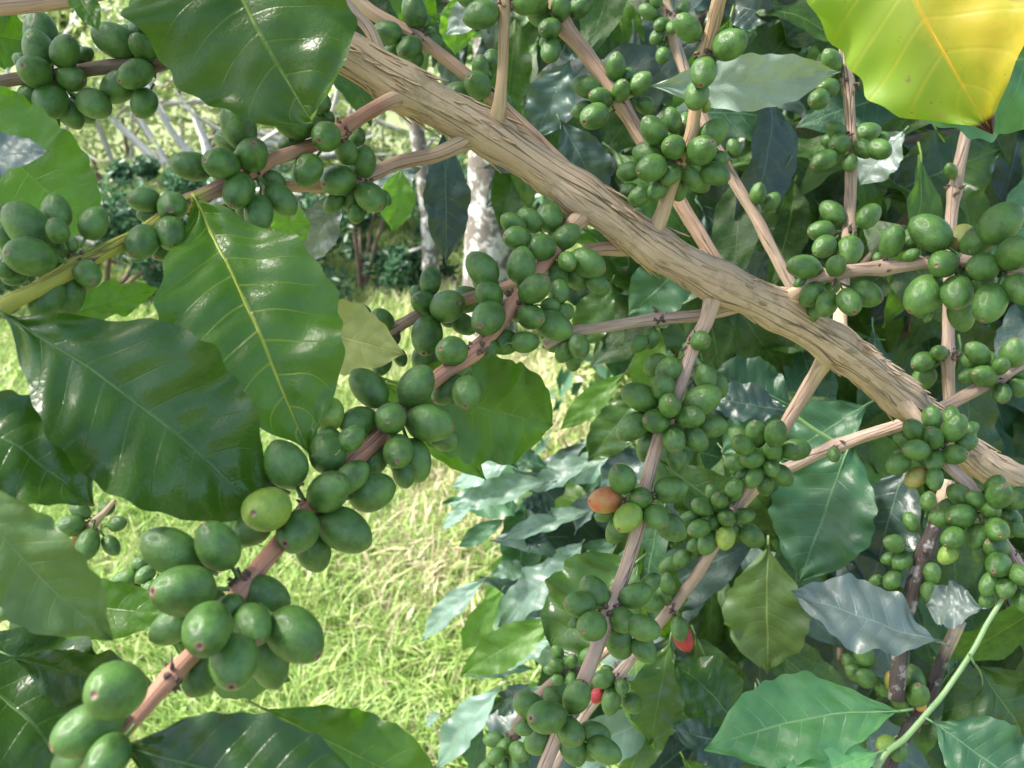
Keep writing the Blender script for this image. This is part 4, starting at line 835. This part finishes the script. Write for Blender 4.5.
def grass(n):
    r = rng; d = 1.7 + 8.5 * r.random(n) ** 1.25; x = (r.random(n) * 1.5 - .78) * d * .85; y = d
    keep = x < .12 * d + .75; x = x[keep]; y = y[keep]; n = len(x)
    z = np.array([gz(a, b) for a, b in zip(x, y)]) - .03
    tuft = .5 + .5 * np.sin(x * 5.3 + np.sin(y * 3.1) * 2) * np.sin(y * 4.7 + x); h = (r.uniform(.05, .17, n) * (.6 + .8 * tuft)); wd = r.uniform(.0016, .0038, n) * (.8 + y * .12)
    wd = wd * np.where(r.random(n) < .06, 3.2, 1.0)
    a = r.uniform(0, 6.28, n); la = r.uniform(0, 6.28, n); ln = h * r.uniform(.1, 1.3, n)
    px, py, _ = 512 + x / np.cos(0) * 0, 0, 0
    dryc = [(-.16, 3.1, .5), (.1, 3.6, .55), (-.3, 2.5, .25), (.25, 4.6, .9), (-1.3, 4.5, .4), (-.2, 6.2, .8)]
    dry = np.zeros(n)
    for (cx, cy, cr) in dryc: dry = np.maximum(dry, np.exp(-((x - cx) ** 2 + (y - cy) ** 2) / cr ** 2))
    dry = (r.random(n) < dry * .42 + .05).astype(float)
    dx = np.cos(a) * wd; dy = np.sin(a) * wd; lx = np.cos(la) * ln; ly = np.sin(la) * ln
    fr = [0, .4, .75, 1.0]; V = np.zeros((n, 7, 3))
    for i, f in enumerate(fr):
        bx = x + lx * f ** 2; by = y + ly * f ** 2; bz = z + h * (f - .35 * f * f * (ln / h)); w_ = 1 - f * .55
        if i < 3:
            V[:, 2 * i] = np.stack([bx - dx * w_, by - dy * w_, bz], 1); V[:, 2 * i + 1] = np.stack([bx + dx * w_, by + dy * w_, bz], 1)
        else: V[:, 6] = np.stack([bx, by, bz], 1)
    base = (np.arange(n) * 7)[:, None]
    q = np.concatenate([base + np.array([0, 1, 3]), base + np.array([0, 3, 2]), base + np.array([2, 3, 5]), base + np.array([2, 5, 4]), base + np.array([4, 5, 6])])
    me = mesh_np('grass', V.reshape(-1, 3), q, [blade_mat()], attrs={'rnd': ('FLOAT', np.repeat(r.random(n), 7)), 'dry': ('FLOAT', np.repeat(dry, 7))}, smooth=False)
    o = link('grass', me); tag(o, 'long bright green grass with dry patches', 'grass', None, 'stuff')
grass(130000)
def small_leaf_mat(name, c1, c2, trans=.35):
    m, t, p, o = mat(name); a = N(t, 'ShaderNodeAttribute', attribute_name='rnd'); c = mix_(t, a.outputs['Fac'], c1, c2); L(t, c, p.inputs['Base Color']); p.inputs['Roughness'].default_value = .4
    tr = t.nodes.new('ShaderNodeBsdfTranslucent'); L(t, c, tr.inputs[0]); ms = t.nodes.new('ShaderNodeMixShader'); ms.inputs[0].default_value = trans
    L(t, p.outputs[0], ms.inputs[1]); L(t, tr.outputs[0], ms.inputs[2]); L(t, ms.outputs[0], o.inputs['Surface']); return m
SM = {'lime': small_leaf_mat('bush_lime', (0.22, 0.33, 0.08), (0.46, 0.52, 0.24)), 'deep': small_leaf_mat('bush_deep', (0.035, 0.10, 0.05), (0.09, 0.19, 0.09)), 'fern': small_leaf_mat('bush_mid', (0.10, 0.20, 0.06), (0.2, 0.33, 0.10))}
def cloud(parent, centres, n, size, mt, name='foliage'):
    """n small folded leaves spread through a set of uneven clumps (centre, radius)"""
    r = rng; ci = r.integers(len(centres), size=n); C = np.array([c for c, _ in centres])[ci]; Rr = np.array([q for _, q in centres])[ci]
    d = r.normal(size=(n, 3)); d /= np.linalg.norm(d, axis=1)[:, None]; P = C + d * (Rr * r.random(n) ** .45)[:, None] * np.array([1, 1, .85])
    P[:, 2] = np.maximum(P[:, 2], .03)
    a = r.normal(size=(n, 3)); a /= np.linalg.norm(a, axis=1)[:, None]; b = np.cross(a, r.normal(size=(n, 3))); b /= np.linalg.norm(b, axis=1)[:, None]; nn = np.cross(a, b)
    s = (size * r.uniform(.6, 1.4, n))[:, None]
    V = np.stack([P - a * s, P + b * s * .38 + nn * s * .12 - a * s * .1, P + a * s, P - b * s * .38 + nn * s * .12 - a * s * .1], 1) - np.array(WL[parent.name])
    base = (np.arange(n) * 4)[:, None]; q = np.concatenate([base + np.array([0, 1, 2]), base + np.array([0, 2, 3])])
    me = mesh_np(name, V.reshape(-1, 3), q, [SM[mt]], attrs={'rnd': ('FLOAT', np.repeat(r.random(n), 4))}, smooth=False)
    o = link(name, me, parent, WL[parent.name]); return o
def bush(label, px, py_base, d, w_, h_, mt, n, size, twigs=0, twm='pale'):
    b = at(px, py_base, d); b.z = gz(b.x, b.y) - .03
    t_ = thing('shrub', label, 'shrub', b, 'shrubs beyond the grass')
    cs = [(np.array([b.x + random.uniform(-.5, .5) * w_, b.y + random.uniform(-.3, .3) * w_, b.z + h_ * random.uniform(.08, .95)]), random.uniform(.08, .26) * min(w_, h_)) for q in range(34)]
    for q in range(5):
        e = Vector(cs[q][0]); wood(t_, [b, (b + e) / 2 + Vector((0, 0, .1)), e], .02, .008, 'brown', 'branch')
    for q in range(twigs):
        s = Vector(random.choice(cs)[0]); e = s + Vector((random.uniform(-1, 1) * w_ * .5, random.uniform(-.3, .3), random.uniform(-.35, .55) * h_)); mdl = (s + e) / 2 + Vector((random.uniform(-.1, .1), 0, random.uniform(-.12, .12)))
        wood(t_, [s, mdl, e], random.uniform(.008, .02) * d / 4, .004 * d / 4, twm, 'branch')
    cloud(t_, cs, n, size, mt); return t_
bush('dark bluish green bush at the far edge of the grass, left, between the large leaves', 110, 330, 6.3, 1.9, 1.0, 'deep', 8000, .035, 6)
bush('dark green bush at the far edge of the grass, left of the lichen covered trunk', 362, 290, 6.6, 1.5, .9, 'deep', 6500, .035, 5)
bush('bright bush of pale twigs and yellow green leaves under the top left berries', 150, 300, 7.2, 2.8, 2.4, 'lime', 5200, .04, 60)
bush('pale twiggy bush with yellow green leaves behind the top left leaf', 310, 290, 7.8, 2.6, 2.6, 'lime', 4800, .04, 50)
bush('twiggy yellow green bush at the far left edge', -60, 300, 7.4, 2.4, 2.6, 'lime', 3600, .04, 24)
bush('mid green bush beyond the grass, just right of the lichen covered trunk', 560, 275, 7.2, 1.6, 2.0, 'fern', 6200, .045)
bush('wide pale green thicket closing the view far behind the left bushes', 120, 270, 9.5, 4.5, 2.4, 'lime', 12000, .055, 40)
bush('pale green thicket far behind, left of the lichen covered trunk', 420, 270, 9.2, 3.4, 2.4, 'lime', 9000, .055, 24)
bush('yellow green bush glimpsed through the leaves below the thick stem', 690, 400, 3.6, 1.0, 1.0, 'lime', 2600, .04)
bush('broad deep green bush closing the view behind the right hand trees', 900, 330, 3.4, 2.2, 2.2, 'deep', 9000, .05)
bush('tall deep green bush behind the top right leaves', 760, 330, 5.0, 2.4, 3.0, 'deep', 9000, .05)
bush('low dark bush under the trees at the right', 980, 600, 2.6, 1.4, 1.2, 'deep', 6000, .04)
def tall_tree(label, px, py, d, rr, lean, m, unseen_crown, mt, n):
    b = at(px, py, d); b.z = gz(b.x, b.y) - .05
    t_ = thing('tree', label, 'tree', b)
    top = b + Vector((lean, .1, 4.2)); C = catmull([b, b + Vector((lean * .1, 0, 1.0)), b + Vector((lean * .5, .05, 2.4)), top], 16)
    g = Geo(); tube(g, C, np.linspace(rr * 1.25, rr * .5, len(C)), 22, .16, 0, 4); link('trunk', g.mesh('trunk', [BK[m]], b), t_, b)
    cs = []
    for q in range(10):
        a = q / 10 * 6.28; e = top + Vector((math.cos(a) * 1.3, math.sin(a) * 1.3, random.uniform(-.6, .9))); s = b + Vector((lean * .7, .05, random.uniform(2.6, 3.6)))
        wood(t_, [s, (s + e) / 2 + Vector((0, 0, .15)), e], rr * .35, rr * .1, m, 'limb'); cs.append((np.array(e), .7))
    cloud(t_, cs, n, .06, mt, 'unseen_crown'); return t_
tall_tree('tree trunk mottled with white lichen, standing beyond the grass at top centre', 490, 272, 5.4, .14, .1, 'lichen', 1, 'fern', 1400)
tall_tree('thin pale leaning trunk left of the lichen covered one', 432, 262, 6.4, .05, -.5, 'lichen', 1, 'fern', 900)
# far hillside with its woods
for k, (px, d, h_) in enumerate([(-200, 15, 3.2), (60, 16, 3.0), (300, 17, 3.4), (560, 16, 3.2), (820, 15, 3.4), (1100, 15, 3.6)]): pass
hv = []; hx = np.linspace(-60, 60, 80); hy = np.linspace(0, 40, 20)
hill = [(x, 28 + y, .5 + y * .35 + .8 * math.sin(x * .3) + random.uniform(-.2, .2)) for y in hy for x in hx]
o = link('hillside', mesh_np('hillside', hill, np.array([(j * 80 + i, j * 80 + i + 1, (j + 1) * 80 + i + 1, (j + 1) * 80 + i) for j in range(19) for i in range(79)]), [simple_mat('hillside_green', (.06, .12, .035), .9, (.12, .17, .06), .6)]))
tag(o, 'green hillside far behind', None, None, 'structure')
